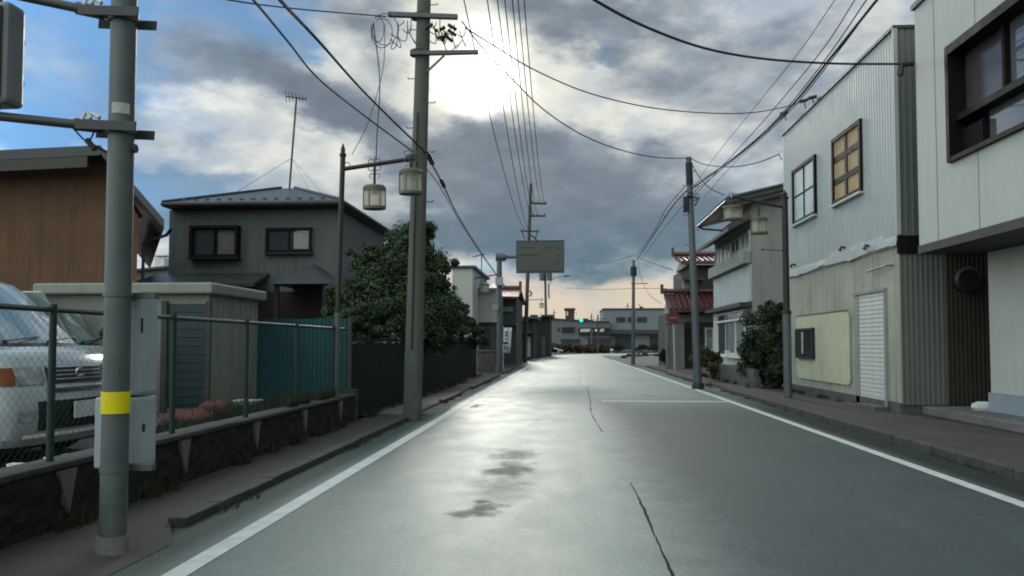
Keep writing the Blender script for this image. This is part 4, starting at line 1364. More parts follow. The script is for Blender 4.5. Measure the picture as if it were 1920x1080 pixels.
specs = [('dark_timber_building', 'dark timber building with a pale sign board left of the tall far pole', 968, 1000, 598, 72, 9, m_fardark),
         ('dark_flat_building', 'dark flat roofed building with pale lanterns between the two far poles', 1000, 1031, 594, 84, 10, m_fardark)]
for i, (nm, lab, p0_, p1_, py_, y, dep, mm) in enumerate(specs):
    h = thing(nm, lab, 'building', (AT(p0_, 0, y).x, y, 0))
    b, x0, x1, z1 = bx(p0_, p1_, py_, 0, y, dep); b.build('wall', mm, h)
    b = MB(); b.box(x0 - .3, x1 + .4, y - .7, y + dep, z1 + .003, z1 + .2); b.build('roof', m_roofdk, h)
    pm = pmap('y', y, -1)
    if i == 0:
        b = MB(); pbox(b, pm, AT(969, 0, y).x, AT(982, 0, y).x, AT(0, 604, y).z, AT(0, 598.5, y).z, .02, .15); b.build('sign_panel', m_wallw, h)
        b = MB(); pbox(b, pm, AT(970, 0, y).x, AT(996, 0, y).x, 2.3, 2.5, 0, .9); b.build('canopy', m_roofdk, h)
        b = MB(); pbox(b, pm, AT(971, 0, y).x, AT(979, 0, y).x, .2, 2.0, 0, .06); pbox(b, pm, AT(984, 0, y).x, AT(994, 0, y).x, .2, 2.0, 0, .05); b.build('door', m_wallg, h)
    else:
        for (px_, py2) in [(1001.5, 598), (1012, 592), (996.5, 645)]:
            c = AT(px_, py2, y - .9)
            l_ = thing('paper_lantern', {1001.5: 'pale round lantern under the eave of the dark flat roofed building', 1012: 'pale lantern topmost at the roof edge of the dark building', 996.5: 'pale round lantern low by the dark building entrance'}[px_], 'lantern', c)
            b = MB(); b.rings([circle_pts((c.x, c.y, c.z + dz), r_, 10) for dz, r_ in [(-.2, .08), (-.14, .18), (0, .22), (.14, .18), (.2, .08)]]); b.build('shade', m_whitepaint, l_, smooth=True)
            b = MB(); b.tube([c + Vector((0, 0, .19)), c + Vector((0, .3, .32)), c + Vector((0, .91, .32))], .02, 5); b.build('hook', m_black, l_)
        for (px_, py2) in [(1014, 612), (997, 627)]:
            pass
        window(h, pm, AT(1003, 0, y).x, AT(1012, 0, y).x, 1.0, 2.2, m_fascia, m_farglass, 2, 1, .05, .05)
        b = MB(); pbox(b, pm, AT(1014, 0, y).x, AT(1022, 0, y).x, .1, 2.1, 0, .05); b.build('door', m_wallb, h)

# shop with the slanted white eave sign
Y = 140
h = thing('grey_shop', 'long low grey shop with slanted white sign marks under the green traffic light', 'shop', (0, Y, 0))
xa, xb = AT(1032, 0, Y).x, AT(1140, 0, Y).x
z0, z1 = AT(0, 603, Y).z, AT(0, 607, Y).z
MB().slab([(xa, Y, 0), (xb, Y, 0), (xb, Y, z1), (AT(1062, 0, Y).x, Y, z0), (xa, Y, AT(0, 601, Y).z)], (0, 12, 0)).build('wall', m_farwall, h)
MB().slab([(xa - .2, Y - .3, AT(0, 601, Y).z), (AT(1062, 0, Y).x, Y - .3, z0), (xb, Y - .3, z1), (xb, Y - .3, z1 + .25), (AT(1062, 0, Y).x, Y - .3, z0 + .25), (xa - .2, Y - .3, AT(0, 601, Y).z + .25)], (0, 12.5, 0)).build('roof_edge', m_roofdk, h)
pm = pmap('y', Y, -1)
b = MB(); pbox(b, pm, AT(1083, 0, Y).x, xb, AT(0, 629, Y).z, AT(0, 616, Y).z, .0, .5); bo = b.build('sign_board', m_fardark, h)
b = MB()
xs, xe = AT(1085, 0, Y).x, AT(1131, 0, Y).x; w = (xe - xs) / 46
zt_, zb_ = AT(0, 618, Y).z, AT(0, 623.5, Y).z
def para(c, wd, sl):
    b.slab([(c, Y - .56, zb_), (c + wd, Y - .56, zb_), (c + wd + sl, Y - .56, zt_), (c + sl, Y - .56, zt_)], (0, .05, 0))
for c in (0, 3, 6, 9, 12, 15): para(xs + c * w, 2.3 * w, 2.0 * w)
for c in (36, 40): para(xs + c * w, 2.9 * w, 2.2 * w)
tri = [(20.5, 0, 0), (23.5, 0, 0), (22, 1, 0)]
b.slab([(xs + a * w, Y - .56, zb_ + c * (zt_ - zb_)) for a, c, _ in tri], (0, .05, 0))
b.slab([(xs + a * w, Y - .56, (zb_ + zt_) / 2 + c * (zt_ - zb_) / 2) for a, c in [(26.5, 0), (29.2, -1), (33, 0), (29.2, 1)]], (0, .05, 0))
b.build('sign_marks', emit('sign_white', (.85, .85, .82), .12) if False else m_sheetw, bo)
for (p0_, p1_, q0, q1) in [(1050, 1086, 636, 644), (1100, 1118, 634, 648), (1120, 1141, 634, 650)]:
    window(h, pm, AT(p0_, 0, Y).x, AT(p1_, 0, Y).x, max(.3, AT(0, q1, Y).z), AT(0, q0, Y).z, m_fascia, m_farglass, 3, 1, .1, .08)
for (q0, px_) in [(616, 1046), (620, 1046)]:
    b = MB(); pbox(b, pm, AT(px_ - 2, 0, Y).x, AT(px_ + 2, 0, Y).x, AT(0, q0 + 2.5, Y).z, AT(0, q0, Y).z, 0, .1); b.build('small_sign', m_fardark, h)
b = MB(); pbox(b, pm, AT(1052, 0, Y).x, AT(1075, 0, Y).x, AT(0, 624, Y).z, AT(0, 615, Y).z, 0, .3); b.build('canopy', m_fardark, h)

h = thing('rusty_tower', 'dark reddish brown tower block rising behind the grey shop', 'tower', (1, 175, 0))
b, x0, x1, z1 = bx(1060, 1077, 582, 0, 175, 2.2); b.build('shaft', m_rust, h)
b = MB(); b.box(x0 - .25, x1 + .2, 174.8, 177.5, z1 - .001 + .003, z1 + .5); b.build('cap', m_rust, h)
b = MB(); b.box(x0 + .25, x0 + .6, 174.95, 175, AT(0, 594, 175).z, AT(0, 587, 175).z); b.build('window', m_sheetw, h)
b = MB(); b.box(x1, x1 + .6, 174.9, 175.1, z1 - .6, z1 - .5); b.box(x1, x1 + .5, 174.9, 175.1, z1 - 2.3, z1 - 2.2); b.build('bracket', m_rust, h)

Y = 142
h = thing('blue_grey_hall', 'wide flat blue grey two storey building closing the end of the street', 'building', (12, Y, 0))
b, x0, x1, z1 = bx(1131, 1330, 581, 0, Y, 14); b.build('wall', m_farwall2, h)
b = MB(); b.box(x0 - .1, x1, Y - .15, Y + 14.2, z1 + .003, z1 + .28); b.build('coping', m_dkmetal, h)
pm = pmap('y', Y, -1)
for (p0_, p1_) in [(1152, 1169), (1173, 1186), (1190, 1209), (1232, 1250)]:
    window(h, pm, AT(p0_, 0, Y).x, AT(p1_, 0, Y).x, AT(0, 607, Y).z, AT(0, 597, Y).z, m_fascia, m_farglass, 2, 1, .1, .06)
b = MB(); pbox(b, pm, x0, x1, AT(0, 627, Y).z, AT(0, 620, Y).z, 0, 1.4); b.build('canopy', m_roofdk, h)
for (p0_, p1_) in [(1150, 1185), (1213, 1240)]:
    window(h, pm, AT(p0_, 0, Y).x, AT(p1_, 0, Y).x, .4, AT(0, 630, Y).z, m_fascia, m_farglass, 4, 1, .1, .06)
b = MB(); q_ = AT(1204, 578, Y); b.box(q_.x - .3, q_.x + .3, Y + 1, Y + 2, z1 + .28, z1 + .6); b.tube([(q_.x, Y + 1.5, z1 + .5), (q_.x - .6, Y + 1.5, z1 + 1.1)], .06, 5); b.build('roof_unit', m_dkmetal, h)

# planted bank across the bend
m_bank = leafmat('reddish_undergrowth', (.018, .024, .011), (.065, .048, .026))
L = []
for i in range(26):
    px_ = 1022 + i * 4.6
    lob(px_, 655 - (4 if i < 12 else 2) + (i % 3), 128 + (i % 4), 7 + (i % 5), .8)
b = MB(); foliage(b, L, 22000, .16, 31)
o = b.build('undergrowth', m_bank); o['kind'] = 'stuff'
for i, (px_, lab) in enumerate([(1156, 'dark rounded bush before the blue grey hall, left of the far roadside pole'), (1203, 'long low dark bush before the blue grey hall, right of the far roadside pole'), (1228, 'dark clipped bush at the right end of the blue grey hall')]):
    c = AT(px_, 650, 126)
    t_ = thing('bush', lab, 'bush', (c.x, c.y, 0), 'dark bushes before the far hall')
    L = []
    lob(px_, 651, 126, 9, .7); lob(px_ + 9, 653, 126, 7, .7); lob(px_ - 8, 654, 126, 6, .7)
    foliage(MB(), L, 1800, .14, 40 + i).build('foliage', m_hedge, t_)
    b = MB(); tree_limbs(b, (c.x, c.y, -.1), [l[:3] for l in L], .08, i); b.build('stem', m_bark, t_)

# distant low skyline so that the ground never meets bare sky
m_far = mat('distant_roofs', (.10, .11, .12), .9, .3, .05)
r_ = random.Random(12)
for i in range(26):
    x = -260 + i * 22 + r_.uniform(-5, 5); y = 260 + r_.uniform(-30, 60); w_ = r_.uniform(9, 16); hh = r_.uniform(4, 7.5)
    if -60 < x < 40: y = 230; hh = r_.uniform(4, 6)
    hs = thing('distant_house', 'low hazy house on the skyline far behind the street', 'house', (x, y, 0), 'distant houses on the skyline')
    MB().box(x - w_ / 2, x + w_ / 2, y, y + 9, -.1, hh * .65).build('wall', m_far, hs)
    b = MB(); z_ = hh * .65
    b.add([(x - w_ / 2 - .5, y - .6, z_), (x + w_ / 2 + .5, y - .6, z_), (x + w_ / 2 + .5, y + 9.6, z_), (x - w_ / 2 - .5, y + 9.6, z_), (x - w_ / 2 + 1, y + 4.5, hh), (x + w_ / 2 - 1, y + 4.5, hh)],
          [(0, 1, 5, 4), (1, 2, 5), (2, 3, 4, 5), (3, 0, 4), (3, 2, 1, 0)]); b.build('roof', m_fardark, hs)
# houses at the left behind the garden trees and at the right edge
for (x, y, w_, hh, lab) in [(-13, 60, 9, 5.5, 'plain dark roofed house mostly hidden behind the garden tree'), (-26, 48, 9, 5.0, 'plain house behind the hipped roof house')]:
    hs = thing('hidden_house', lab, 'house', (x, y, 0))
    MB().box(x - w_ / 2, x + w_ / 2, y, y + 8, 0, hh * .7).build('wall', m_wallg, hs)
    b = MB(); z_ = hh * .7
    b.add([(x - w_ / 2 - .5, y - .6, z_), (x + w_ / 2 + .5, y - .6, z_), (x + w_ / 2 + .5, y + 8.6, z_), (x - w_ / 2 - .5, y + 8.6, z_), (x - w_ / 2 + 1, y + 4, hh), (x + w_ / 2 - 1, y + 4, hh)],
          [(0, 1, 5, 4), (1, 2, 5), (2, 3, 4, 5), (3, 0, 4), (3, 2, 1, 0)]); b.build('roof', m_roofdk, hs)

# stones beside the far pole
for i, (px_, py_, r_px, lab) in enumerate([(1170, 672, 6, 'dark boulder by the road edge left of the far roadside pole'), (1179, 669, 6, 'second dark boulder, just behind the far roadside pole'),
                                       (1209, 666, 7, 'long low dark stone in the side yard near the gate'), (1231, 665, 5, 'small dark stone at the side yard next to the round bush'),
                                       (1196, 669, 7, 'yellowish green mossy stone right of the far roadside pole')]):
    c = G(px_, py_, .0); c.y = min(c.y, 88); c.x = (c.x) * c.y / G(px_, py_).y
    rr_ = r_px * c.y / FPX
    r2 = random.Random(i)
    b = MB(); b.rings([[(c.x + rr_ * s * math.cos(t) * r2.uniform(.85, 1.1), c.y + rr_ * s * math.sin(t) * r2.uniform(.85, 1.1), z * rr_) for t in [k * math.pi / 5 for k in range(10)]] for s, z in [(.9, -.1), (1, .3), (.8, .75), (.4, 1.0)]])
    tag(b.build('boulder', m_stone if i < 4 else m_olive, smooth=True, loc=(c.x, c.y, 0)), lab, 'boulder', 'stones edging the side yard')

for (px_, py_, y, w_, hh, sl, lab) in [(1047, 656, 121, .7, .14, .22, 'small slanted white board lying on the planted bank across the bend'), (1147, 657, 119, .22, .25, 0, 'tiny white marker plate at the foot of the grey shop')]:
    c = AT(px_, py_, y)
    b = MB(); b.slab([(c.x - w_, y, c.z + sl), (c.x + w_, y, c.z - sl), (c.x + w_, y, c.z - sl + hh), (c.x - w_, y, c.z + sl + hh)], (0, .08, 0)); b.box(c.x - .05, c.x + .05, y + .09, y + .16, -.05, c.z + .1)
    tag(b.build('marker_board', m_sheetw, loc=(c.x, y, 0)), lab, 'board')

# ------------------------------------------------------------------ poles, lamps, signs and cables
m_insul = mat('insulator', (.10, .09, .085), .4, .2, 10)
m_lglass = frosted('lantern_glass', (.80, .79, .70))
m_lamp = mat('lamp_bronze', (.022, .016, .014), .5, .25, 10)
m_lampl = mat('lamp_rim', (.10, .085, .06), .5, .25, 10)

# --- near signal pole
B0 = G(211, 1042, .0)
d_ = AT(233, 0, B0.y)
sp = thing('signal_pole', 'near grey steel signal pole with a yellow band, carrying two arms', 'pole', (B0.x, B0.y, .0))
lean = (d_.x - B0.x) / (d_.z)
def spx(z): return B0.x + lean * z
r0 = .083
MB().tube([(spx(0), B0.y, 0), (spx(6), B0.y, 6)], [r0, r0 * .92], 24).build('shaft', m_galv, sp, smooth=True)
MB().tube([(B0.x, B0.y, .0), (B0.x, B0.y, .13)], [.112, .095], 20).build('footing', m_conc, sp, smooth=True)
za, zb_ = AT(0, 773, B0.y).z, AT(0, 733, B0.y).z
MB().tube([(spx(za), B0.y, za), (spx(zb_), B0.y, zb_)], [r0 + .0045, r0 + .0045], 24).build('yellow_band', mat('yellow_tape', (.62, .52, .0), .45, .08, 6), sp)
m_sticker = mat('faded_sticker', (.36, .38, .38), .7, .3, 12)
b = MB(); zs_ = AT(0, 213, B0.y).z
for i in range(6):
    t0, t1 = R(-105 + 13 * i), R(-105 + 13 * (i + 1)); rr_ = r0 * .98 + .002
    b.quad(*[(spx(zs_) + rr_ * math.cos(t), B0.y + rr_ * math.sin(t), z) for t, z in [(t0, zs_ - .035), (t1, zs_ - .035), (t1, zs_ + .035), (t0, zs_ + .035)]])
b.raw = True; b.build('sticker', m_sticker, sp)
for (py_l, py_r, nm) in [(-9, 33, 'upper'), (226, 243, 'lower')]:
    zc = AT(236, py_r, B0.y).z
    b = MB()
    b.tube([(spx(zc), B0.y, zc - .035), (spx(zc), B0.y, zc + .035)], [r0 + .008] * 2, 24)
    b.bar((spx(zc) - .24, B0.y - .115, zc + .012), (spx(zc) + .16, B0.y - .115, zc - .012), .012, .06)
    b.bar((spx(zc) - .24, B0.y + .115, zc + .012), (spx(zc) + .16, B0.y + .115, zc - .012), .012, .06)
    b.build('clamp_band', m_dkmetal, sp)
    zl = AT(0, py_l if py_l > 0 else -5, B0.y).z
    a_ = Vector((spx(zc) - .05, B0.y, zc + .01)); e_ = AT(-60, 12 if False else (-28 if py_l < 0 else 212), B0.y + .0)
    arm = MB().tube([a_, e_], .031, 12).tube([a_ + (e_ - a_) * .09, a_ + (e_ - a_) * .26], .042, 12).build('arm', m_dkmetal, sp, smooth=True)
    b = MB(); k = a_ + (e_ - a_) * .17
    b.tube([k + Vector((-.03, -.03, .03)), k + Vector((0, -.03, .085)), k + Vector((.03, -.03, .04))], .012, 6)
    b.tube([k + Vector((.0, .0, .03)), k + Vector((.015, 0, .08)), k + Vector((.07, 0, .05))], .016, 6); b.build('arm_clip', m_whitepaint, arm)
b = MB(); k1 = AT(137, 240, B0.y); k2 = AT(167, 268, B0.y); k3 = AT(178, 243, B0.y); k4 = AT(200, 285, B0.y)
b.tube([k1, k1.lerp(k2, .6) + Vector((0, 0, -.01)), k2, k3], .006, 5); b.tube([k2, k4], .010, 5)
b.tube([AT(163, 262, B0.y), AT(178, 280, B0.y)], .02, 6); b.build('control_cable', m_cable, sp)
b = MB(); b.box(spx(1.5) + .07, spx(1.5) + .10, B0.y - .10, B0.y - .09, 1.56, 1.60) if False else b.tube([(spx(1.9) + r0, B0.y, 2.62), (spx(1.9) + r0 + .02, B0.y, 2.62)], .03, 8); b.build('bolt', m_dkmetal, sp)

# signal head hung between the arms, seen from its side
c0, c1 = AT(-46, 12, B0.y), AT(30, 200, B0.y)
sh = thing('pedestrian_signal', 'grey rounded signal housing hanging between the two arms at the left edge', 'traffic signal', ((c0.x + c1.x) / 2, B0.y, c1.z))
b = MB(); b.box(c0.x, c1.x, B0.y - .09, B0.y + .09, c1.z, c0.z); b.build('housing', mat('signal_housing', (.14, .15, .16), .5, .15, 4), sh, bevel=.035)
b = MB(); b.box(c0.x + .04, c1.x - .04, B0.y - .115, B0.y - .088, c1.z + .04, c0.z - .04); b.build('back_plate', m_dkmetal, sh, bevel=.01)
for k in (.3, .72):
    zz = c1.z + (c0.z - c1.z) * k
    MB().tube([((c0.x + c1.x) / 2, B0.y + .09, zz), ((c0.x + c1.x) / 2, B0.y + .16, zz)], .09, 14).build('visor', m_dkmetal, sh)
b = MB(); b.tube([((c0.x + c1.x) / 2 + .02, B0.y, c0.z - .01), ((c0.x + c1.x) / 2 + .02, B0.y, c0.z + .12)], .02, 8)
b.tube([((c0.x + c1.x) / 2 + .02, B0.y, c1.z + .01), ((c0.x + c1.x) / 2 + .02, B0.y, c1.z - .12)], .02, 8); b.build('hanger', m_dkmetal, sh)

# control cabinet strapped to the pole
YC = B0.y + .26
m_cab = mat('cabinet_paint', (.30, .33, .36), .5, .1, 3, streak=.22)
cb = thing('control_cabinet', 'tall pale grey control cabinet strapped behind the near signal pole', 'cabinet', (AT(270, 700, YC).x, YC, .9))
u0, u1 = AT(200, 547, YC - .12), AT(254, 742, YC - .12)
l0, l1 = AT(172, 745, YC - .12), AT(253, 880, YC - .12)
MB().box(u0.x, u1.x, YC - .12, YC + .16, u1.z, u0.z).build('upper_box', m_cab, cb, bevel=.02)
MB().box(l0.x + .02, l1.x, YC - .122, YC + .15, l1.z, l0.z).build('lower_box', m_cab, cb, bevel=.015)
MB().box(u1.x - .003, u1.x + .006, YC - .10, YC + .14, u1.z + .02, u0.z - .03).build('door', m_cab, cb, bevel=.003)
MB().box(l1.x - .003, l1.x + .006, YC - .10, YC + .13, l1.z + .03, l0.z - .02).build('door', m_cab, cb, bevel=.003)
b = MB(); q_ = AT(266, 803, YC - .13); MB().box(l1.x + .005, l1.x + .016, YC - .05, YC - .03, q_.z - .03, q_.z + .02).build('latch', m_black, cb); q_ = AT(258, 610, YC - .13); b.box(u1.x + .005, u1.x + .014, YC - .08, YC - .065, q_.z - .05, q_.z + .05); b.build('latch', m_black, cb)
for z in (u0.z - .03, l1.z + .02):
    b = MB(); b.tube([(spx(z), B0.y, z - .012), (spx(z), B0.y, z + .012)], [r0 + .006] * 2, 20); b.box(spx(z) - .05, spx(z) + .2, B0.y + .085, YC - .118, z - .02, z + .02)
    b.build('strap', m_galv, cb)
b = MB(); b.tube([(l0.x + .08, YC, l1.z), (l0.x + .09, YC, .05)], .018, 8); b.build('conduit', m_galv, cb)


# --- utility poles
def upole(px_b, py_b, px_t, py_t, h, r_b, lab, name='utility_pole', group='utility poles along the street', zg=.05, m=None, ytop=None, pegs=True):
    B = G(px_b, py_b, zg)
    T = AT(px_t, py_t, B.y)
    ln = (T.x - B.x) / (T.z - B.z)
    t = thing(name, lab, 'utility pole', B, group)
    top = Vector((B.x + ln * h, B.y, B.z + h))
    MB().tube([B + Vector((0, 0, -.05)), top], [r_b, r_b * .68], 20).build('shaft', m or m_conc_pole, t, smooth=True)
    f = lambda z, dx=0, dy=0: Vector((B.x + ln * (z - B.z) + dx, B.y + dy, z))
    rad = lambda z: r_b * (1 - .32 * (z - B.z) / h)
    if pegs:
        z = 2.1; k = 0
        while z < B.z + h - .4:
            s = -1 if k % 2 else 1
            b = MB(); b.tube([f(z, s * rad(z) * .9), f(z, s * (rad(z) + .12))], .009, 5); b.tube([f(z, s * (rad(z) + .12)), f(z + .03, s * (rad(z) + .12))], .009, 5)
            b.build('climbing_peg', m_dkmetal, t); z += .45; k += 1
    return t, B, f, rad


def crossarm(t, a, b_, w=.09, ins=(), m=None, up=.14, name='crossarm'):
    o = MB().bar(a, b_, w, w).build(name, m or m_galv, t, bevel=.008)
    a, b_ = Vector(a), Vector(b_)
    for k in ins:
        p = a.lerp(b_, k)
        MB().rings([circle_pts(p + Vector((0, 0, w / 2 + dz)), r, 8) for dz, r in [(0, .035), (.03, .055), (.05, .03), (.08, .05), (up, .025)]]).build('insulator', m_insul, o, smooth=True)
    return o


# nearest utility pole
U, UB, uf, ur = upole(773, 782, 795, 0, 9.2, .168, 'nearest thick concrete utility pole beside the double lantern lamp')
Yu = UB.y
P_ = lambda px, py, dy=0: AT(px, py, Yu + dy)
crossarm(U, P_(728, 27, -.14), P_(858, 32, -.14), .085, ())
crossarm(U, P_(773, 100, -.16), P_(897, 98, -.16), .075, ())
MB().bar(P_(801, 134, -.12), P_(833, 104, -.16), .03, .03).build('brace', m_galv, U)
MB().tube([P_(786, 28), P_(787, 33)], .16, 16).build('band', m_dkmetal, U)
MB().tube([P_(785, 96), P_(785, 104)], .16, 16).build('band', m_dkmetal, U)
MB().tube([P_(777, 292), P_(777, 302)], .155, 16).build('band', m_dkmetal, U)
pl = MB()
pa, pb_ = P_(766, 660, -.15), P_(792, 700, -.15)
pl.tube([uf(pb_.z), uf(pa.z)], ur(1.2) + .006, 20).build('number_plate', m_galv, U)
rt = random.Random(33)
b = MB()
# tangle of jumper loops under the crossarm
for i in range(17):
    x0_, y0_ = rt.uniform(738, 880), rt.uniform(34, 66)
    if 772 < x0_ < 806: x0_ += 34
    x1_, y1_ = x0_ + rt.uniform(-34, 34), y0_ + rt.uniform(2, 30)
    x1_ = min(x1_, 878)
    mx, my = (x0_ + x1_) / 2 + rt.uniform(-14, 14), max(y0_, y1_) + rt.uniform(4, 20)
    dy = rt.uniform(-.5, .2)
    b.tube(spline([P_(x0_, y0_, dy), P_((x0_ + mx) / 2 + 3, my - 6, dy), P_(mx, my, dy), P_(x1_, y1_, dy)], 4), .0085, 5)
b.build('jumper_wires', m_cable, U)
b = MB()
for (cx, cy, rx, ry) in [(716, 62, 20, 28), (722, 55, 24, 30), (708, 55, 12, 24)]:
    pts = [P_(cx + rx * math.cos(t) , cy + ry * math.sin(t), -.2) for t in [math.pi * (1.0 + .12 * k) for k in range(-14, 2)]]
    b.tube(pts, .007, 5)
b.build('wire_coil', m_cable, U)
b = MB()
for i in range(9):
    x0_, y0_ = rt.uniform(806, 842), rt.uniform(44, 74)
    b.tube([P_(x0_, y0_, -.3), P_(x0_ + rt.uniform(-14, 18), y0_ + rt.uniform(2, 12), -.28)], .030, 6)
b.build('jumper_wires', m_cable, U)
b = MB(); b.tube([P_(783, 210, -.17), P_(781, 290, -.17), P_(777, 420, -.17), P_(772, 655, -.17)], .014, 6); b.build('riser_cable', m_cable, U)

# far poles
U2, B2, f2, r2_ = upole(1309, 728, 1291, 292, 7.0, .125, 'roadside pole in front of the red tiled house, cables fanning from its top', zg=.02, m=m_galv)
b = MB(); b.tube([f2(6.2), f2(6.85)], .108, 12); b.box(f2(5.8).x - .22, f2(5.8).x - .08, B2.y - .12, B2.y + .1, 5.35, 5.8); b.build('cable_joint', m_cable, U2)
b = MB(); b.tube([f2(.0 + .02), f2(.18)], [.2, .15], 10); b.build('footing', m_cable, U2)
b = MB()
for i in range(7):
    z = rt.uniform(5.7, 6.9); b.tube([f2(z, -.12, -.1), f2(z - .1, .25, -.15), f2(z - .3, .1, -.1)], .012, 5)
b.build('jumper_wires', m_cable, U2)
U3, B3, f3, r3_ = upole(1187, 684, 1188, 484, 6.7, .13, 'pole on the right verge at the bend in front of the blue grey hall', zg=.02, m=m_galv, pegs=False)
MB().tube([f3(5.7), f3(6.3)], .2, 12).build('cable_joint', m_cable, U3)
MB().bar(f3(5.2, -.2, -.2), f3(5.2, .9, -.2), .05, .05).build('crossarm', m_galv, U3)
U4, B4, f4, r4_ = upole(984, 678, 994, 380, 13.2, .16, 'tall dark far pole with two short crossarms behind the direction sign', zg=.05, m=m_dkmetal, pegs=False)
y4 = B4.y
crossarm(U4, AT(992, 381, y4), AT(1025, 382, y4), .13, (.2, .5, .95), m_dkmetal)
crossarm(U4, AT(992, 405, y4), AT(1023, 405, y4), .13, (.2, .5, .95), m_dkmetal)
crossarm(U4, AT(976, 433, y4), AT(1010, 434, y4), .11, (.03, .97), m_dkmetal)
b = MB()
for (xx, sg) in [(978, 1), (1009, -1)]:
    b.tube([AT(xx, 433, y4), AT(xx + sg * 3, 440, y4), AT(xx + sg * 6, 448, y4)], .04, 6)
b.tube([AT(996, 441, y4), AT(1002, 446, y4), AT(1008, 452, y4)], .05, 5); b.tube([AT(993, 545, y4), AT(997, 550, y4), AT(994, 556, y4)], .06, 5); b.build('drop_wires', m_cable, U4)
U5, B5, f5, r5_ = upole(1025, 666, 1022, 508, 10.4, .19, 'far pole with transformer cans right of the direction sign', zg=.0, m=m_conc_pole, pegs=False)
y5 = B5.y
b = MB()
for px_ in (1016, 1030): b.tube([AT(px_, 526, y5 - .4), AT(px_, 512, y5 - .4)], .33, 14)
b.build('transformer', m_galv, U5)
MB().tube([AT(1014, 517, y5 + .1), AT(1034, 517, y5 + .1)], .06, 6).build('crossarm', m_dkmetal, U5)
b = MB(); b.tube([AT(1029, 532, y5), AT(1029, 552, y5), AT(1030, 560, y5)], .09, 6); b.build('cable_duct', m_cable, U5)
b = MB(); b.tube(spline([AT(1028, 534, y5), AT(1036, 524, y5), AT(1048, 519, y5), AT(1062, 517, y5)], 5), .045, 6); lm = b.build('lamp_arm', m_galv, U5)
b = MB(); b.tube([AT(1058, 517.5, y5), AT(1068, 517, y5)], [.14, .08], 8); b.build('lamp_head', m_galv, lm)
for (pb, pt, top, y, lab) in [(1039, 655, 581, 150, 'thin distant pole standing before the left end of the grey shop'), (1109, 652, 588, 136, 'thin distant pole left of the traffic light mast'),
                              (1177, 640, 568, 150, 'distant pole just left of the far roadside pole at the blue grey hall'), (978, 640, 562, 95, 'short distant post between the brown roofed house and the tall far pole'),
                              (968, 640, 565, 90, 'slim far post right at the eave of the brown roofed house')]:
    B = AT(pb, 645, y); T = AT(pb, top, y)
    t = thing('distant_pole', lab, 'pole', (B.x, y, 0), 'thin distant poles')
    MB().tube([(B.x, y, -.05), (T.x, y, T.z)], [.12, .09], 8).build('shaft', m_conc_pole, t, smooth=True)
    MB().bar((T.x - .5, y, T.z - .6), (T.x + .5, y, T.z - .6), .07, .07).build('crossarm', m_dkmetal, t)

# traffic light with its green lamp lit
Y = 118
m_ = AT(1121, 590, Y)
t = thing('traffic_light', 'distant traffic light mast with a lit green lamp on its arm', 'traffic light', (m_.x, Y, 0))
MB().tube([(m_.x, Y, -.05), (m_.x, Y, m_.z)], .11, 10).build('mast', m_dkmetal, t, smooth=True)
a = AT(1103, 600, Y); c = AT(1121, 599, Y)
MB().tube([a, c], .06, 6).tube([AT(1121, 598, Y), AT(1140, 597, Y)], .05, 6).build('arm', m_dkmetal, t)
h0, h1 = AT(1086, 597, Y), AT(1103, 604, Y)
MB().box(h0.x, h1.x, Y - .12, Y + .12, h1.z, h0.z).build('signal_box', m_black, t, bevel=.05)
q_ = AT(1090, 600.5, Y - .13); q2 = AT(1096, 600.5, Y - .13); q3 = AT(1100.5, 600.5, Y - .13)
MB().rings([circle_pts((q_.x, Y - .15 - d, q_.z), r, 16, 'y') for d, r in [(0, .24), (.03, .22), (.05, .08)]]).build('green_lamp', emit('green_light', (.0, .9, .55), 2.2), t)
b = MB()
for q in (q2, q3): b.rings([circle_pts((q.x, Y - .13 - d, q.z), r, 12, 'y') for d, r in [(0, .17), (.04, .12)]])
b.build('dark_lamp', m_dkmetal, t)
b = MB(); b.box(AT(1113, 600, Y).x, AT(1119, 600, Y).x, Y - .1, Y + .1, AT(0, 604, Y).z, AT(0, 600, Y).z); b.build('sign_plate', m_sheetw, t)

# --- direction sign on its gantry pole
B = G(937, 696, .05); Yg = B.y
g_ = thing('gantry_pole', 'thick pole with an elbow arm holding the direction sign over the road', 'pole', B)
MB().tube([B, (AT(936, 478, Yg).x, Yg, AT(936, 478, Yg).z)], [.15, .125], 16).build('shaft', m_galv, g_, smooth=True)
b = MB(); b.tube([AT(930, 482, Yg), AT(946, 482, Yg)], .20, 14); b.tube([AT(944, 482, Yg), AT(972, 482, Yg)], .07, 10); b.tube([AT(944, 482, Yg), AT(949, 482, Yg)], .17, 12)
b.build('elbow_arm', m_galv, g_, smooth=True)
b = MB(); q0, q1 = AT(929, 520, Yg - .2), AT(943, 535, Yg - .2); b.box(q0.x, q1.x, Yg - .3, Yg - .12, q1.z, q0.z); b.build('control_box', m_cab, g_, bevel=.01)
c = AT(928, 576, Yg - .25)
g2 = thing('round_sign', 'round grey road sign seen flat on the gantry pole', 'road sign', c)
MB().rings([circle_pts((c.x, c.y + d, c.z), r, 24, 'y') for d, r in [(0, .22), (.02, .22)]]).build('disc', mat('sign_face_grey', (.22, .22, .22), .5, .2, 5), g2)
MB().rings([circle_pts((c.x, c.y - .004, c.z), r, 24, 'y') for r in (.22, .175)], False, False).build('rim', mat('rim_faded', (.16, .10, .10), .5, .2, 5), g2)
MB().box(c.x - .02, c.x + .3, c.y + .022, c.y + .05, c.z - .03, c.z + .03).build('bracket', m_dkmetal, g2)
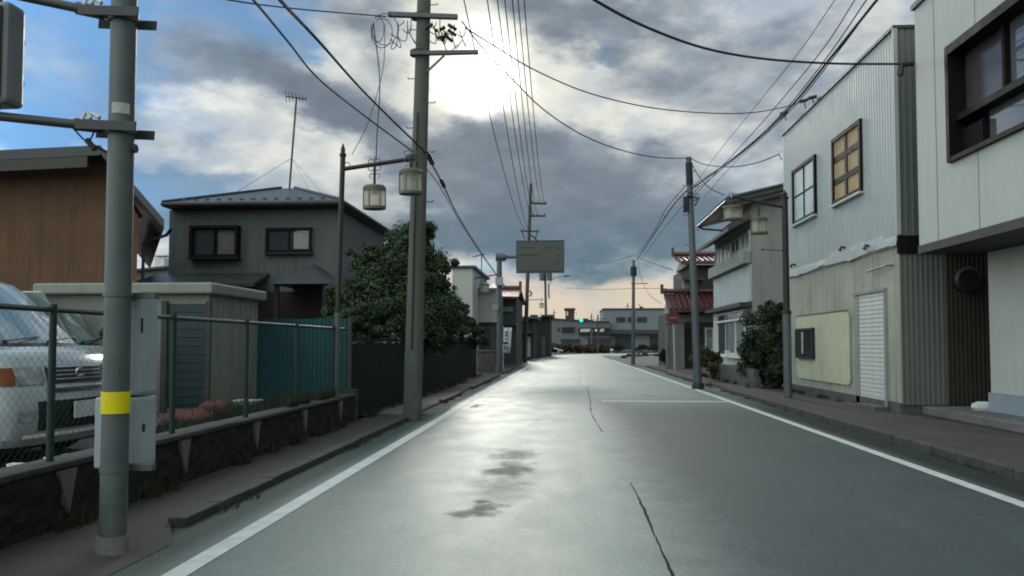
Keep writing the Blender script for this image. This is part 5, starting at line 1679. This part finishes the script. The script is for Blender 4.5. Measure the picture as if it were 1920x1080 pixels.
# sign board
s0, s1 = AT(969, 453, Yg - .15), AT(1057, 507, Yg - .15); sx_ = (s0.x + s1.x) / 2
sg = thing('direction_sign', 'rectangular grey direction board hanging on the gantry arm over the lane', 'road sign', (sx_, Yg, s1.z))
m_sface = mat('sign_face', (.065, .068, .066), .5, .06, 1.2)
m_sink = mat('sign_writing', (.030, .034, .034), .5, .1, 8)
MB().box(s0.x, s1.x, Yg - .18, Yg - .13, s1.z, s0.z).build('board', m_sface, sg)
b = MB()
fw = .045
b.box(s0.x - .02, s1.x + .02, Yg - .19, Yg - .12, s0.z, s0.z + fw); b.box(s0.x - .02, s1.x + .02, Yg - .19, Yg - .1, s1.z - .12, s1.z)
b.box(s0.x - .03, s0.x, Yg - .19, Yg - .12, s1.z, s0.z); b.box(s1.x, s1.x + .03, Yg - .19, Yg - .12, s1.z, s0.z); b.build('frame', m_dkmetal, sg)
b = MB(); b.box(s0.x + .1, s1.x - .1, Yg - .128, Yg - .08, s0.z - .4, s0.z - .33); b.box(s0.x + .1, s1.x - .1, Yg - .128, Yg - .08, s1.z + .3, s1.z + .37); b.build('rear_rail', m_galv, sg)
b = MB()
def sbar(x0, x1, y0, y1):
    p, q = AT(x0, y0, Yg - .18), AT(x1, y1, Yg - .18); b.box(p.x, q.x, Yg - .184, Yg - .179, q.z, p.z)
sbar(978, 1004, 463.5, 465.5); sbar(1022, 1034, 463.5, 465.5); sbar(975, 1009, 476.5, 479); sbar(986, 994, 490.5, 493)
for (x, y) in [(1046, 464), (1047.5, 479), (1045, 492.5)]:
    sbar(x - 2.6, x + 2.6, y - 2.6, y - 1.4); sbar(x - 1.6, x + 1.8, y - .4, y + .7); sbar(x - .6, x + .7, y - 1.3, y + 3); 
    sbar(x - 2.4, x - 1.4, y + 1, y + 2.8)
b.build('writing', m_sink, sg)
for i in range(2): pass

# no entry sign
c = AT(1262, 596, 37); B = G(1267, 700, .09); 
n_ = thing('no_entry_sign', 'dull red round no entry sign on a thin white post before the gate', 'road sign', (B.x, 37, .09))
MB().tube([(c.x + .06, 37, .05), (c.x, 37, c.z + .3)], .032, 10).build('post', m_alu, n_, smooth=True)
MB().rings([circle_pts((c.x, 36.95 - d, c.z), r, 28, 'y') for d, r in [(0, .30), (.012, .30)]]).build('disc', mat('faded_red', (.11, .020, .022), .5, .2, 6), n_)
MB().box(c.x - .20, c.x + .20, 36.928, 36.936, c.z - .045, c.z + .045).build('white_bar', mat('faded_white', (.17, .11, .11), .6, .1, 6), n_)

# nobori banner
c0, c1 = AT(945, 615, 42), AT(960, 662, 42)
n_ = thing('shop_banner', 'upright white shop banner with dark marks and a blue foot behind the gantry pole', 'banner', (c0.x, 42, .05))
m_bn = mat('banner_cloth', (.46, .46, .50), .8, .1, 4); r_ = random.Random(3)
def cloth(z0, z1, m, nm, dx0=0):
    b = MB(); n = 10
    for j in range(7):
        z = z0 + (z1 - z0) * j / 6
        sh_ = -.10 * (c0.z - z) / (c0.z - c1.z)
        for i in range(n + 1):
            x = c0.x + (c1.x - c0.x) * i / n
            b.v.append(Vector((x + sh_, 42 + .035 * math.sin(i * .9 + j * .4), z)))
    for j in range(6):
        for i in range(n):
            k = j * (n + 1) + i; b.f.append((k, k + 1, k + n + 2, k + n + 1))
    b.raw = True
    o = b.build(nm, m, n_, smooth=True); md = o.modifiers.new('thickness', 'SOLIDIFY'); md.thickness = .006
    return o
zm_ = c1.z + (c0.z - c1.z) * .17
fl = cloth(zm_, c0.z, m_bn, 'cloth'); cloth(c1.z, zm_ - .002, mat('banner_blue', (.12, .25, .36), .8, .2, 4), 'blue_foot')
b = MB()
w_ = c1.x - c0.x; H_ = c0.z - c1.z
for (fx, fz, a_, c_) in [(.38, .82, .055, .045), (.36, .71, .05, .045), (.34, .56, .035, .03), (.25, .40, .13, .04), (.40, .42, .08, .03), (.28, .25, .05, .04)]:
    b.box(c0.x + fx * w_ - a_ - .03, c0.x + fx * w_ + a_ - .03, 41.935, 41.95, c1.z + fz * H_ - c_, c1.z + fz * H_ + c_)
for k in range(9):
    b.box(c0.x + .72 * w_ - .03 - .05, c0.x + .72 * w_ + r_.uniform(0, .03) - .03 - .05, 41.935, 41.95, c1.z + (.45 + .055 * k) * H_, c1.z + (.45 + .055 * k + .025) * H_)
b.build('printed_marks', m_fardark, fl)
MB().tube([(c0.x - .03, 42, -.0), (c0.x - .03, 42, c0.z + .12)], .016, 6).tube([(c0.x - .03, 42, c0.z + .02), (c1.x, 42, c0.z + .02)], .012, 6).build('pole', m_alu, n_)


# --- ornamental lantern lamps
def lantern(par, c, rx, hgt, parent_name='lantern'):
    """oval glass drum, centre c"""
    o = MB()
    for dz, s in [(hgt / 2, 1.06), (-hgt / 2, 1.06)]:
        pass
    el = lambda s, dz: [Vector((c.x + rx * s * math.cos(t), c.y + rx * .8 * s * math.sin(t), c.z + dz)) for t in [2 * math.pi * k / 20 for k in range(20)]]
    h2 = hgt / 2
    o.rings([el(1.0, h2 - .05), el(1.05, h2 - .05), el(1.05, h2 - .01), el(.9, h2 + .015), el(.25, h2 + .03)])
    o.rings([el(.85, -h2 - .005), el(1.03, -h2), el(1.03, -h2 + .045), el(.96, -h2 + .045)])
    for k in range(6):
        t = 2 * math.pi * (k + .25) / 6
        p = Vector((c.x + rx * 1.0 * math.cos(t), c.y + rx * .8 * math.sin(t), 0))
        o.tube([p + Vector((0, 0, c.z - h2 + .02)), p + Vector((0, 0, c.z + h2 - .03))], .009, 5)
    fr = o.build('lantern', m_lampl, par)
    g = MB(); g.rings([el(.96, -h2 + .03), el(.96, h2 - .04)], False, False); g.raw = True
    g.build('glass', m_lglass, fr, smooth=True)
    b = MB(); b.tube([(c.x, c.y, c.z + h2 - .01), (c.x, c.y, c.z + h2 - .12)], [.03, .055], 8); b.build('bulb_holder', m_alu, fr)
    return fr


def scroll(mb, c, r, sgx, sgz, y):
    pts = []
    for k in range(15):
        t = k / 14 * 1.55 * math.pi; rr = r * (1 - .45 * k / 14)
        pts.append(Vector((c.x + sgx * (r - rr * math.cos(t)), y, c.z + sgz * rr * math.sin(t))))
    mb.tube(pts, .007, 5)


def lamp_post(loc_, lab, top, arm_end, posts_r, lants, paint, low, group='ornamental street lamps with paired lanterns'):
    t = thing('street_lamp', lab, 'street lamp', loc_, group)
    B = Vector(loc_)
    T = Vector(top)
    MB().tube([B, B.lerp(T, .42)], posts_r * 1.25, 14).build('lower_post', low, t, smooth=True)
    MB().tube([B.lerp(T, .4), T], posts_r, 14).tube([B.lerp(T, .42) - Vector((0, 0, .02)), B.lerp(T, .42) + Vector((0, 0, .06))], posts_r * 1.5, 12).build('post', paint, t, smooth=True)
    MB().rings([circle_pts(T + Vector((0, 0, dz)), r, 10) for dz, r in [(-.02, posts_r), (.0, posts_r * 1.35), (.03, posts_r * 1.35), (.05, posts_r * .8), (.1, posts_r * .95), (.2, .008)]]).build('finial', paint, t, smooth=True)
    A = T - Vector((0, 0, .22)); E = Vector(arm_end)
    ar = MB().tube([A, E], .035, 10).build('arm', paint, t, smooth=True)
    for (c, rx, hgt, k) in lants:
        sc = MB()
        j = A.lerp(E, k)
        c = Vector(c)
        MB().tube([(c.x, c.y, j.z), (c.x, c.y, c.z + hgt / 2)], .022, 8).build('stem', paint, ar)
        lantern(t, c, rx, hgt)
        for sgx in (1, -1):
            scroll(sc, Vector((c.x, 0, j.z + .03)), .06, sgx, 1, c.y); scroll(sc, Vector((c.x, 0, j.z - .06)), .06, sgx, -1, c.y); scroll(sc, Vector((c.x, 0, j.z - .2)), .05, sgx, 1, c.y)
        sc.tube([(c.x, c.y, j.z - .22), (c.x, c.y, j.z + .12)], .008, 5); sc.build('scroll_ironwork', m_galv, ar)
    sc = MB(); scroll(sc, Vector((A.x, 0, A.z + .05)), .07, 1 if E.x > A.x else -1, 1, A.y); sc.build('scroll_ironwork', m_galv, ar)
    return t


Yl = 12.7
b0 = AT(627, 740, Yl); b0.z = .05
tp = AT(643, 292, Yl)
e_ = AT(776, 297, Yl - .0)
lamp_post((b0.x + .0, Yl, .05), 'ornamental lamp with two oval lanterns on the left, before the grey hipped house', tp, e_, .042,
          [(AT(702, 371, Yl), .18, .37, .48), (AT(770, 342, Yl - .25), .18, .38, .95)], m_lamp, m_galv)
Yl = 20.6
bR = G(1478, 745, .1); Yl = bR.y
tp = AT(1471, 372, Yl)
e_ = AT(1372, 368, Yl)
lamp_post((bR.x, Yl, .1), 'ornamental lamp with two lanterns on the right, at the corner of the clad building', tp, e_, .075,
          [(AT(1423, 424, Yl), .2, .38, .47), (AT(1374, 400, Yl), .23, .33, .97)], m_lamp, m_galv)
t = tag(MB().tube([AT(1428, 468, Yl - .1), AT(1470, 470, Yl - .1)], .012, 6).tube([AT(1428, 465, Yl - .1), AT(1432, 471, Yl - .1)], .01, 5).build('flag_holder', m_dkmetal, loc=tuple(AT(1470, 470, Yl - .1))), 'thin dark horizontal rod fixed to the right ornamental lamp post', 'rod')
# the small far pair of the same lamps
for (pb, py_b, yy, arm, c, rx, hg, lab) in [(975, 640, 88, (1017, 562), (1015.5, 571), .19, .5, 'tiny far ornamental lamp whose lantern hangs right of the tall far pole'),]:
    T = AT(968, 560, yy); 
    lamp_post((T.x, yy, .0), lab, (T.x, yy, T.z), AT(arm[0] + 2, arm[1] - 1, yy), .07, [(AT(c[0] - 19 + 19, c[1] + 2, yy), .26, .5, .95)], m_lamp, m_lamp)
T = AT(935, 513, 44)
lamp_post((T.x, 44.2, .0), 'far ornamental lamp with a square lantern before the blue awning', (T.x, 44.2, T.z + .2), AT(884, 523, 44.2), .05,
          [(AT(908, 541, 44.2), .27, .52, .5)], m_lamp, m_galv)

# --- overhead cables
CG = 'overhead cables across the street'
ORD = ['first', 'second', 'third', 'fourth', 'fifth', 'sixth', 'seventh', 'eighth']


def cable(pts, r, lab, cat='cable', name='overhead_cable', group=CG, per=8, m=None):
    """pts: (px, py, depth) through which the hanging cable passes"""
    q = [AT(*p) for p in pts]
    sp_ = spline(q, per)
    if pts[0][1] <= 5: sp_.insert(0, sp_[0] + (sp_[0] - sp_[1]).normalized() * 16)     # runs on past the picture's edge
    o = MB().tube(sp_, r, 6, cap=False).build(name, m or m_cable, loc=tuple(q[0]))
    return tag(o, lab, cat, group)


cable([(330, -25, 9), (430, 0, 10), (560, 17, 12.3), (724, 31, Yu - .14)], .011, 'thin cable from the upper left to the left end of the top crossarm')
cable([(380, -100, 4.6), (475, 0, 6.1), (540, 78, 7.8), (600, 150, 10), (690, 222, 12.6), (775, 285, Yu)], .012, 'lower of the two cables falling from the upper left to the nearest pole')
cable([(440, -100, 4.6), (525, 0, 6.2), (600, 80, 8.2), (690, 180, 11), (800, 288, Yu)], .016, 'upper of the two cables falling from the upper left to the nearest pole')
cable([(800, 290, Yu), (830, 345, 17.5), (862, 410, 22), (910, 485, 31), (950, 540, 46)], .017, 'thick cable running down from the nearest pole along the left side')
cable([(797, 312, Yu), (826, 352, 17.5), (868, 425, 22), (913, 492, 31), (952, 545, 46)], .010, 'thin cable just below the thick one falling from the nearest pole to the gantry')
for (x0_, y0_, x1_, y1_, r, lab) in [(801, 287, 812, 309, .052, 'black splice case on the cable beside the nearest pole'), (826, 336, 834, 352, .045, 'smaller black splice case lower on the same falling cable')]:
    a, c = AT(x0_, y0_, 15.3 if x0_ < 810 else 17.3), AT(x1_, y1_, 15.9 if x0_ < 810 else 17.8)
    tag(MB().tube([a, a.lerp(c, .15), a.lerp(c, .85), c], [r * .4, r, r, r * .4], 10).build('splice_case', m_black, smooth=True, loc=tuple(a)), lab, 'splice case')
cable([(872, 52, Yu - .2), (930, 88, 15), (1000, 130, 15.3), (1100, 173, 16), (1210, 200, 17), (1310, 211, 18), (1400, 212, 19), (1465, 202, 20), (1507, 190, 20.6)], .012, 'long sagging cable from the nearest pole to the roof corner of the clad building')
cable([(866, 40, Yu - .2), (905, 90, 15.3), (960, 148, 16), (1020, 206, 17), (1090, 252, 18.5), (1160, 280, 20), (1230, 295, 22), (1291, 297, B2.y)], .013, 'sagging cable from the nearest pole to the top of the roadside pole on the right')
cable([(862, 30, Yu - .2), (880, -30, 12), (845, -120, 9)], .01, 'cable rising from the top crossarm end out of view') if False else None
cable([(1060, -40, 8.6), (1115, 0, 9.3), (1210, 50, 10.6), (1320, 90, 12), (1430, 110, 13), (1560, 119, 13.7), (1690, 120, 13.95)], .019, 'thick black cable sweeping from the top centre to the oversailing building')
cable([(1560, -90, 12), (1640, 5, 11.9), (1560, 105, 14.2), (1478, 205, 17), (1390, 285, 20.5), (1300, 352, B2.y)][1:], .023, 'thickest cable of the bundle falling from the upper right to the roadside pole')
cable([(1648, -8, 11.7), (1575, 92, 13.9), (1484, 205, 17), (1400, 280, 20.3), (1302, 358, B2.y)], .011, 'second thick cable riding beside the thickest one at the upper right')
cable([(1630, -8, 11.9), (1545, 115, 14.8), (1465, 214, 17.5), (1385, 290, 20.8), (1300, 347, B2.y)], .011, 'thin wavy cable wound along the thick bundle at the upper right')
cable([(1606, -5, 12.5), (1548, 85, 14.5), (1480, 170, 17), (1400, 262, 20), (1297, 372, B2.y)], .010, 'thin cable between the bundle and the straight wire at the upper right')
cable([(1568, -4, 13), (1500, 95, 16), (1420, 195, 20), (1345, 288, 26), (1300, 350, 33)], .008, 'straight thin wire left of the bundle at the upper right')
cable([(1475, 212, 17.2), (1430, 258, 20), (1380, 302, 22.5), (1320, 370, B2.y)], .008, 'faint thin wire just under the bundle near the roadside pole')
cable([(1292, 352, B2.y), (1262, 385, 28), (1232, 430, 34), (1195, 486, B3.y)], .026, 'thick cable running on from the roadside pole to the pole at the bend')
cable([(1288, 345, B2.y), (1250, 390, 28), (1222, 440, 36), (1193, 480, B3.y)], .014, 'thin cable above the thick one between the two right poles')
cable([(1296, 368, B2.y), (1268, 400, 28), (1232, 445, 36), (1200, 490, B3.y)], .012, 'thin cable below the thick one between the two right poles')
cable([(1293, 296, B2.y), (1320, 308, 23.5), (1370, 313, 22), (1420, 305, 21), (1461, 289, 20)], .013, 'cable dipping from the roadside pole towards the clad building wall')
cable([(1296, 305, B2.y), (1310, 330, 25.5), (1330, 352, 26.5), (1358, 366, 27.5)], .013, 'short cable from the roadside pole to the gabled house eave')
cable([(1058, 482, 95), (1090, 489, 80), (1130, 492, 66), (1160, 487, 57), (1188, 478, B3.y)], .025, 'cable sagging from behind the direction sign to the pole at the bend')
cable([(1190, 480, B3.y), (1220, 492, 46), (1262, 507, 42)], .018, 'service cable from the pole at the bend to the red tiled house')
cable([(1196, 486, B3.y), (1202, 520, 47), (1216, 550, 43), (1240, 570, 41)], .012, 'thin drop wire falling beside the pole at the bend')
cable([(1060, 540, 120), (1130, 543, 110), (1187, 541, 95), (1250, 541, 90)], .03, 'thin level wire low above the blue grey hall')
cable([(700, 42, Yu - .1), (712, 150, 14.3), (707, 250, 13.3), (705, 300, 12.75)], .010, 'drop wire from the top crossarm to the left ornamental lamp arm', name='drop_wire')
cable([(722, 44, Yu - .1), (718, 130, 14.6), (690, 230, 13.5), (660, 290, 12.8)], .006, 'finer drop wire from the top crossarm to the lamp finial', name='drop_wire')
cable([(655, 345, 12.75), (700, 395, 20), (730, 425, 27)], .006, 'fine wire running from the left lamp to the grey house corner', name='drop_wire') if False else None
# high lines to the tall far pole
tops = [(855, 880, 988), (900, 921, 990), (922, 938, 999), (938, 953, 1003), (955, 966, 1010), (968, 978, 1016), (985, 990, 1022)]
names = ['leftmost', 'second', 'third', 'middle', 'fifth', 'sixth', 'rightmost']
for i, (xa, xm, xe) in enumerate([(857, 893, 985), (905, 935, 991), (925, 950, 996), (940, 962, 1001), (955, 974, 1008), (966, 985, 1014), (978, 994, 1021)]):
    yt = 432 if i < 2 else (404 if i < 5 else 381)
    T = AT(xe, yt, y4); S0 = AT(xa, -60, 19)
    q = sag_pts(S0, T, 1.1, 30)
    q.insert(0, S0 + Vector((T.x - S0.x, T.y - S0.y, 0)).normalized() * -34)
    o = MB().tube(q, .0155, 5, cap=False).build('overhead_cable', m_cable, loc=tuple(S0))
    tag(o, f'{names[i]} of the seven high parallel lines running past the sun to the tall far pole', 'cable', 'seven high lines passing the sun')
# brackets where cables meet the buildings
for (px_, py_, X_, lab) in [(1507, 189, 6.0, 'small black cable bracket at the roof corner of the clad building'), (1523, 183, 6.0, 'second black cable clamp above the roof corner'), (1470, 212, 5.9, 'black cable clamp hanging on the thick bundle by the roof edge')]:
    c = GX(px_, py_, X_)
    b = MB(); b.tube([c + Vector((-.10, 0, -.02)), c + Vector((.10, 0, .03))], .045, 7); b.tube([c, c + Vector((.05, 0, -.2))], .015, 5)
    tag(b.build('cable_clamp', m_black, loc=tuple(c)), lab, 'cable clamp')
c = AT(1690, 122, 13.96)
b = MB(); b.tube([c + Vector((-.06, 0, 0)), c + Vector((.2, 0, .02))], .04, 7); b.tube([c + Vector((0, 0, .03)), c + Vector((-.02, 0, -.18))], .05, 7)
tag(b.build('cable_clamp', m_black, loc=tuple(c)), 'black anchor clamp at the corner between the clad and the oversailing building', 'cable clamp')
b = MB(); b.tube([GX(1460, 289, 5.95), GX(1466, 300, 6.02)], .012, 5); tag(b.build('cable_clamp', m_dkmetal, loc=tuple(GX(1460, 289, 5.95))), 'thin wall hook where the dipping cable reaches the clad building', 'cable clamp')
# aerial behind the narrow white building
c = AT(903, 478, 47)
a = thing('small_aerial', 'small television aerial above the narrow pale building', 'aerial', (c.x, 47, AT(903, 530, 47).z))
MB().tube([(c.x, 47, AT(903, 530, 47).z), c], .03, 5).build('mast', m_dkmetal, a)
b = MB(); b.tube([AT(886, 482, 47), AT(910, 476, 47)], .025, 5)
for k in range(5): q_ = AT(888 + 5 * k, 481 - 1.2 * k, 47); b.tube([q_ - Vector((0, .3, .0)), q_ + Vector((0, .3, 0))], .02, 4)
b.build('yagi_elements', m_dkmetal, a)

# ------------------------------------------------------------------ vans in the yard
m_van = mat('silver_van_paint', (.34, .37, .38), .22, .05, 2, spec=.6)
m_van.node_tree.nodes['Principled BSDF'].inputs['Coat Weight'].default_value = .6
m_vglass = glassy('van_glass', (.16, .23, .22), .04, .3, 1.2, coat=1.0)
m_vglass.node_tree.nodes['Principled BSDF'].inputs['IOR'].default_value = 2.3
m_head = glassy('headlamp_glass', (.26, .28, .28), .08, .5, 9, coat=.8)
m_amberl = mat('amber_indicator', (.20, .05, .012), .4, .2, 12)
m_chrome = mat('chrome', (.55, .57, .58), .15, .1, 6, metal=.9)
m_tyre = mat('tyre_rubber', (.012, .012, .012), .9, .2, 20)


def make_van():
    """front at x = 0 facing +X, centred on y = 0, wheels on z = 0"""
    root = thing('parked_van', 'silver', 'van', (0, 0, 0), 'vans parked in the gravel yard')
    # z, front x, rear x, half width, corner radius
    prof = [(.22, -.06, -4.40, .76, .14), (.30, .0, -4.45, .83, .16), (.50, .02, -4.47, .845, .18), (.72, .0, -4.47, .85, .18), (.78, -.035, -4.47, .85, .18), (.95, -.07, -4.47, .85, .2),
            (1.06, -.12, -4.46, .848, .22), (1.13, -.24, -4.46, .835, .26), (1.17, -.42, -4.46, .825, .28), (1.40, -.66, -4.44, .80, .25), (1.70, -.98, -4.40, .755, .22), (1.84, -1.15, -4.37, .72, .2), (1.93, -1.42, -4.2, .65, .25), (1.97, -1.9, -3.8, .5, .3)]

    def outline(fx, rx, w, r, z, off=0.0, n=5):
        pts = []
        fx += off; w += off
        bow = .10
        for (cx, cy, t0) in [(fx - r, w - r, 90), (rx + r, w - r, 180)][::-1]: pass
        # start front right corner going round: front (+x) edge bowed
        for i in range(n + 1):            # corner +x,-y
            t = R(-90 + 90 * i / n); pts.append((fx - r - bow + r * math.cos(t), -w + r + r * math.sin(t)))
        for i in range(1, 6):             # bowed front
            s = -1 + 2 * i / 6; pts.append((fx - bow * s * s * 1.0, s * (w - r)))
        for i in range(n + 1):
            t = R(0 + 90 * i / n); pts.append((fx - r - bow + r * math.cos(t), w - r + r * math.sin(t)))
        for i in range(n + 1):
            t = R(90 + 90 * i / n); pts.append((rx + r + r * math.cos(t), w - r + r * math.sin(t)))
        for i in range(n + 1):
            t = R(180 + 90 * i / n); pts.append((rx + r + r * math.cos(t), -w + r + r * math.sin(t)))
        return [Vector((x, y, z)) for x, y in pts]

    def lerpp(z):
        for a, c in zip(prof, prof[1:]):
            if a[0] <= z <= c[0]:
                k = (z - a[0]) / (c[0] - a[0]); return [a[i] + (c[i] - a[i]) * k for i in range(5)]
        return prof[-1]
    b = MB(); b.rings([outline(p[1], p[2], p[3], p[4], p[0]) for p in prof])
    body = b.build('body', m_van, root, smooth=True)

    def patch(z0, z1, y0, y1, off, nz=5, ny=10):
        """patch on the front surface following its bow"""
        q = MB()
        for j in range(nz + 1):
            z = z0 + (z1 - z0) * j / nz; _, fx, rx, w, r = lerpp(z)
            ol = outline(fx, rx, w, r, z, off)[:17]
            for i in range(ny + 1):
                y = y0 + (y1 - y0) * i / ny
                # interpolate outline at y
                x = None
                for a, c in zip(ol, ol[1:]):
                    if min(a.y, c.y) - 1e-6 <= y <= max(a.y, c.y) + 1e-6 and abs(c.y - a.y) > 1e-9:
                        x = a.x + (c.x - a.x) * (y - a.y) / (c.y - a.y); break
                if x is None: x = ol[0].x if y < 0 else ol[-1].x
                q.v.append(Vector((x, y, z)))
        for j in range(nz):
            for i in range(ny):
                k = j * (ny + 1) + i; q.f.append((k, k + 1, k + ny + 2, k + ny + 1))
        q.raw = True
        return q
    ws = patch(1.20, 1.82, -.68, .68, .006); ws.build('windscreen', m_vglass, root, smooth=True)
    patch(1.165, 1.20, -.72, .72, .008, 1).build('cowl', m_black, root)
    gr = patch(.80, .97, -.40, .40, .008, 2); go = gr.build('grille', m_black, root)
    for z in (.965, .925, .885, .845): patch(z - .006, z + .006, -.39, .39, .018, 1).build('grille_bar', m_chrome, go)
    patch(.765, .795, -.42, .42, .03, 2).build('grille_bar', m_chrome, go)
    e = MB(); _, fx, *_r = lerpp(.89)
    for (t0, t1, cy, cz) in [(60, 250, .0, .90)]:
        e.tube([Vector((fx + .03, cy + .055 * math.cos(R(t)), cz + .045 * math.sin(R(t)))) for t in range(t0, t1, 15)], .009, 6)
    e.tube([(fx + .03, -.03, .86), (fx + .03, .05, .875)], .009, 6); e.build('emblem', m_chrome, go)
    for s in (-1, 1):
        a, c = sorted((s * .43, s * .72)); hl = patch(.80, .97, a, c, .010, 2, 5).build('headlight', m_head, root)
        a, c = sorted((s * .725, s * .835)); patch(.80, .965, a, c, .010, 2, 4).build('indicator', m_amberl, root)
        m = MB(); m.tube([(-.50, s * .80, 1.20), (-.44, s * .92, 1.26), (-.42, s * .98, 1.3)], .018, 6)
        m.rings([circle_pts((-.42 + dx, s * 1.0, 1.34), r, 12, 'x', 1.0) for dx, r in [(-.05, .08), (0, .10), (.05, .07)]]); m.build('mirror', m_black, root, smooth=True)
        w = MB(); o = [(-.75, 1.22), (-1.28, 1.22), (-1.28, 1.78), (-1.02, 1.78)]
        f_ = lambda x, z: Vector((x, s * (lerpp(z)[3] + .004), z))
        w.quad(*[f_(x, z) for x, z in o]); w.raw = True; w.build('side_window', m_vglass, root)
        w = MB(); o = [(-1.36, 1.22), (-4.1, 1.22), (-4.1, 1.76), (-1.36, 1.76)]
        w.quad(*[f_(x, z) for x, z in o]); w.raw = True; w.build('side_window', m_vglass, root)
    lb = patch(.36, .64, -.54, .54, .006, 3).build('lower_intake', m_black, root)
    patch(.715, .75, -.44, .44, .008, 1).build('upper_intake', m_black, root)
    for s in (-1, 1):
        a, c = sorted((s * .56, s * .74)); fo = patch(.46, .56, a, c, .007, 1, 4).build('fog_lamp', m_head, root)
    patch(.30, .335, -.70, .70, .02, 1).build('bumper_lip', m_whitepaint, root)
    _, fx, *_r = lerpp(.55); pl = MB(); pl.box(fx + .02, fx + .035, -.165, .165, .45, .615); pl.build('number_plate', m_sheetw, root, bevel=.003)
    wp = MB()
    _, f1, *_r = lerpp(1.22); _, f2_, *_r = lerpp(1.27)
    wp.tube([(f1 + .03, -.55, 1.215), (f2_ + .03, .0, 1.265)], .009, 5); wp.tube([(f1 + .03, .05, 1.215), (f2_ + .01, .58, 1.27)], .009, 5)
    for y in (-.5, .1): wp.tube([(f1 + .02, y, 1.19), (f1 + .04, y, 1.225)], .02, 6)
    wp.build('wiper', m_black, root)
    for x in (-.85, -3.5):
        for s in (-1, 1):
            y0_, y1_ = s * .66, s * .858
            ty = MB(); ty.rings([circle_pts((x, y0_ + (y1_ - y0_) * k, .31), r, 24, 'y') for k, r in [(0, .28), (.1, .31), (.9, .31), (1, .28)]])
            w_ = ty.build('wheel', m_tyre, root, smooth=True)
            rm = MB(); rm.rings([circle_pts((x, y1_ + s * .004, .31), .19, 20, 'y'), circle_pts((x, y1_ + s * .012, .31), .17, 20, 'y'), circle_pts((x, y1_ - s * .01, .31), .06, 20, 'y')]); rm.build('rim', m_alu, w_)
    MB().box(-4.1, -.3, -.7, .7, .16, .30).build('underbody', m_black, root)
    rk = MB()
    for x in (-1.9, -2.8, -3.7):
        rk.box(x - .03, x + .03, -.68, .68, 2.03, 2.06)
        for s in (-1, 1): rk.box(x - .02, x + .02, s * .62 - .02, s * .62 + .02, 1.9, 2.03)
    for s in (-1, 1): rk.box(-4.0, -1.6, s * .66 - .015, s * .66 + .015, 2.062, 2.09)
    rk.build('roof_rack', m_alu, root)
    return root


van = make_van()
van2 = copy_tree(van)
van.location = (-4.95, 7.90, .16); van.rotation_euler = (0, 0, R(-2)); van.scale = (1.0, 1.06, 1.0)
van['label'] = 'near silver van with grille facing the street, right behind the chain-link fence'
van2.location = (-6.35, 10.62, .33); van2.rotation_euler = (0, 0, R(-3)); van2.scale = (.86, .86, .86)
van2['label'] = 'smaller silver van farther back, mostly hidden behind the nearer van'

# things at the house fronts
c = AT(1190, 0, 60)
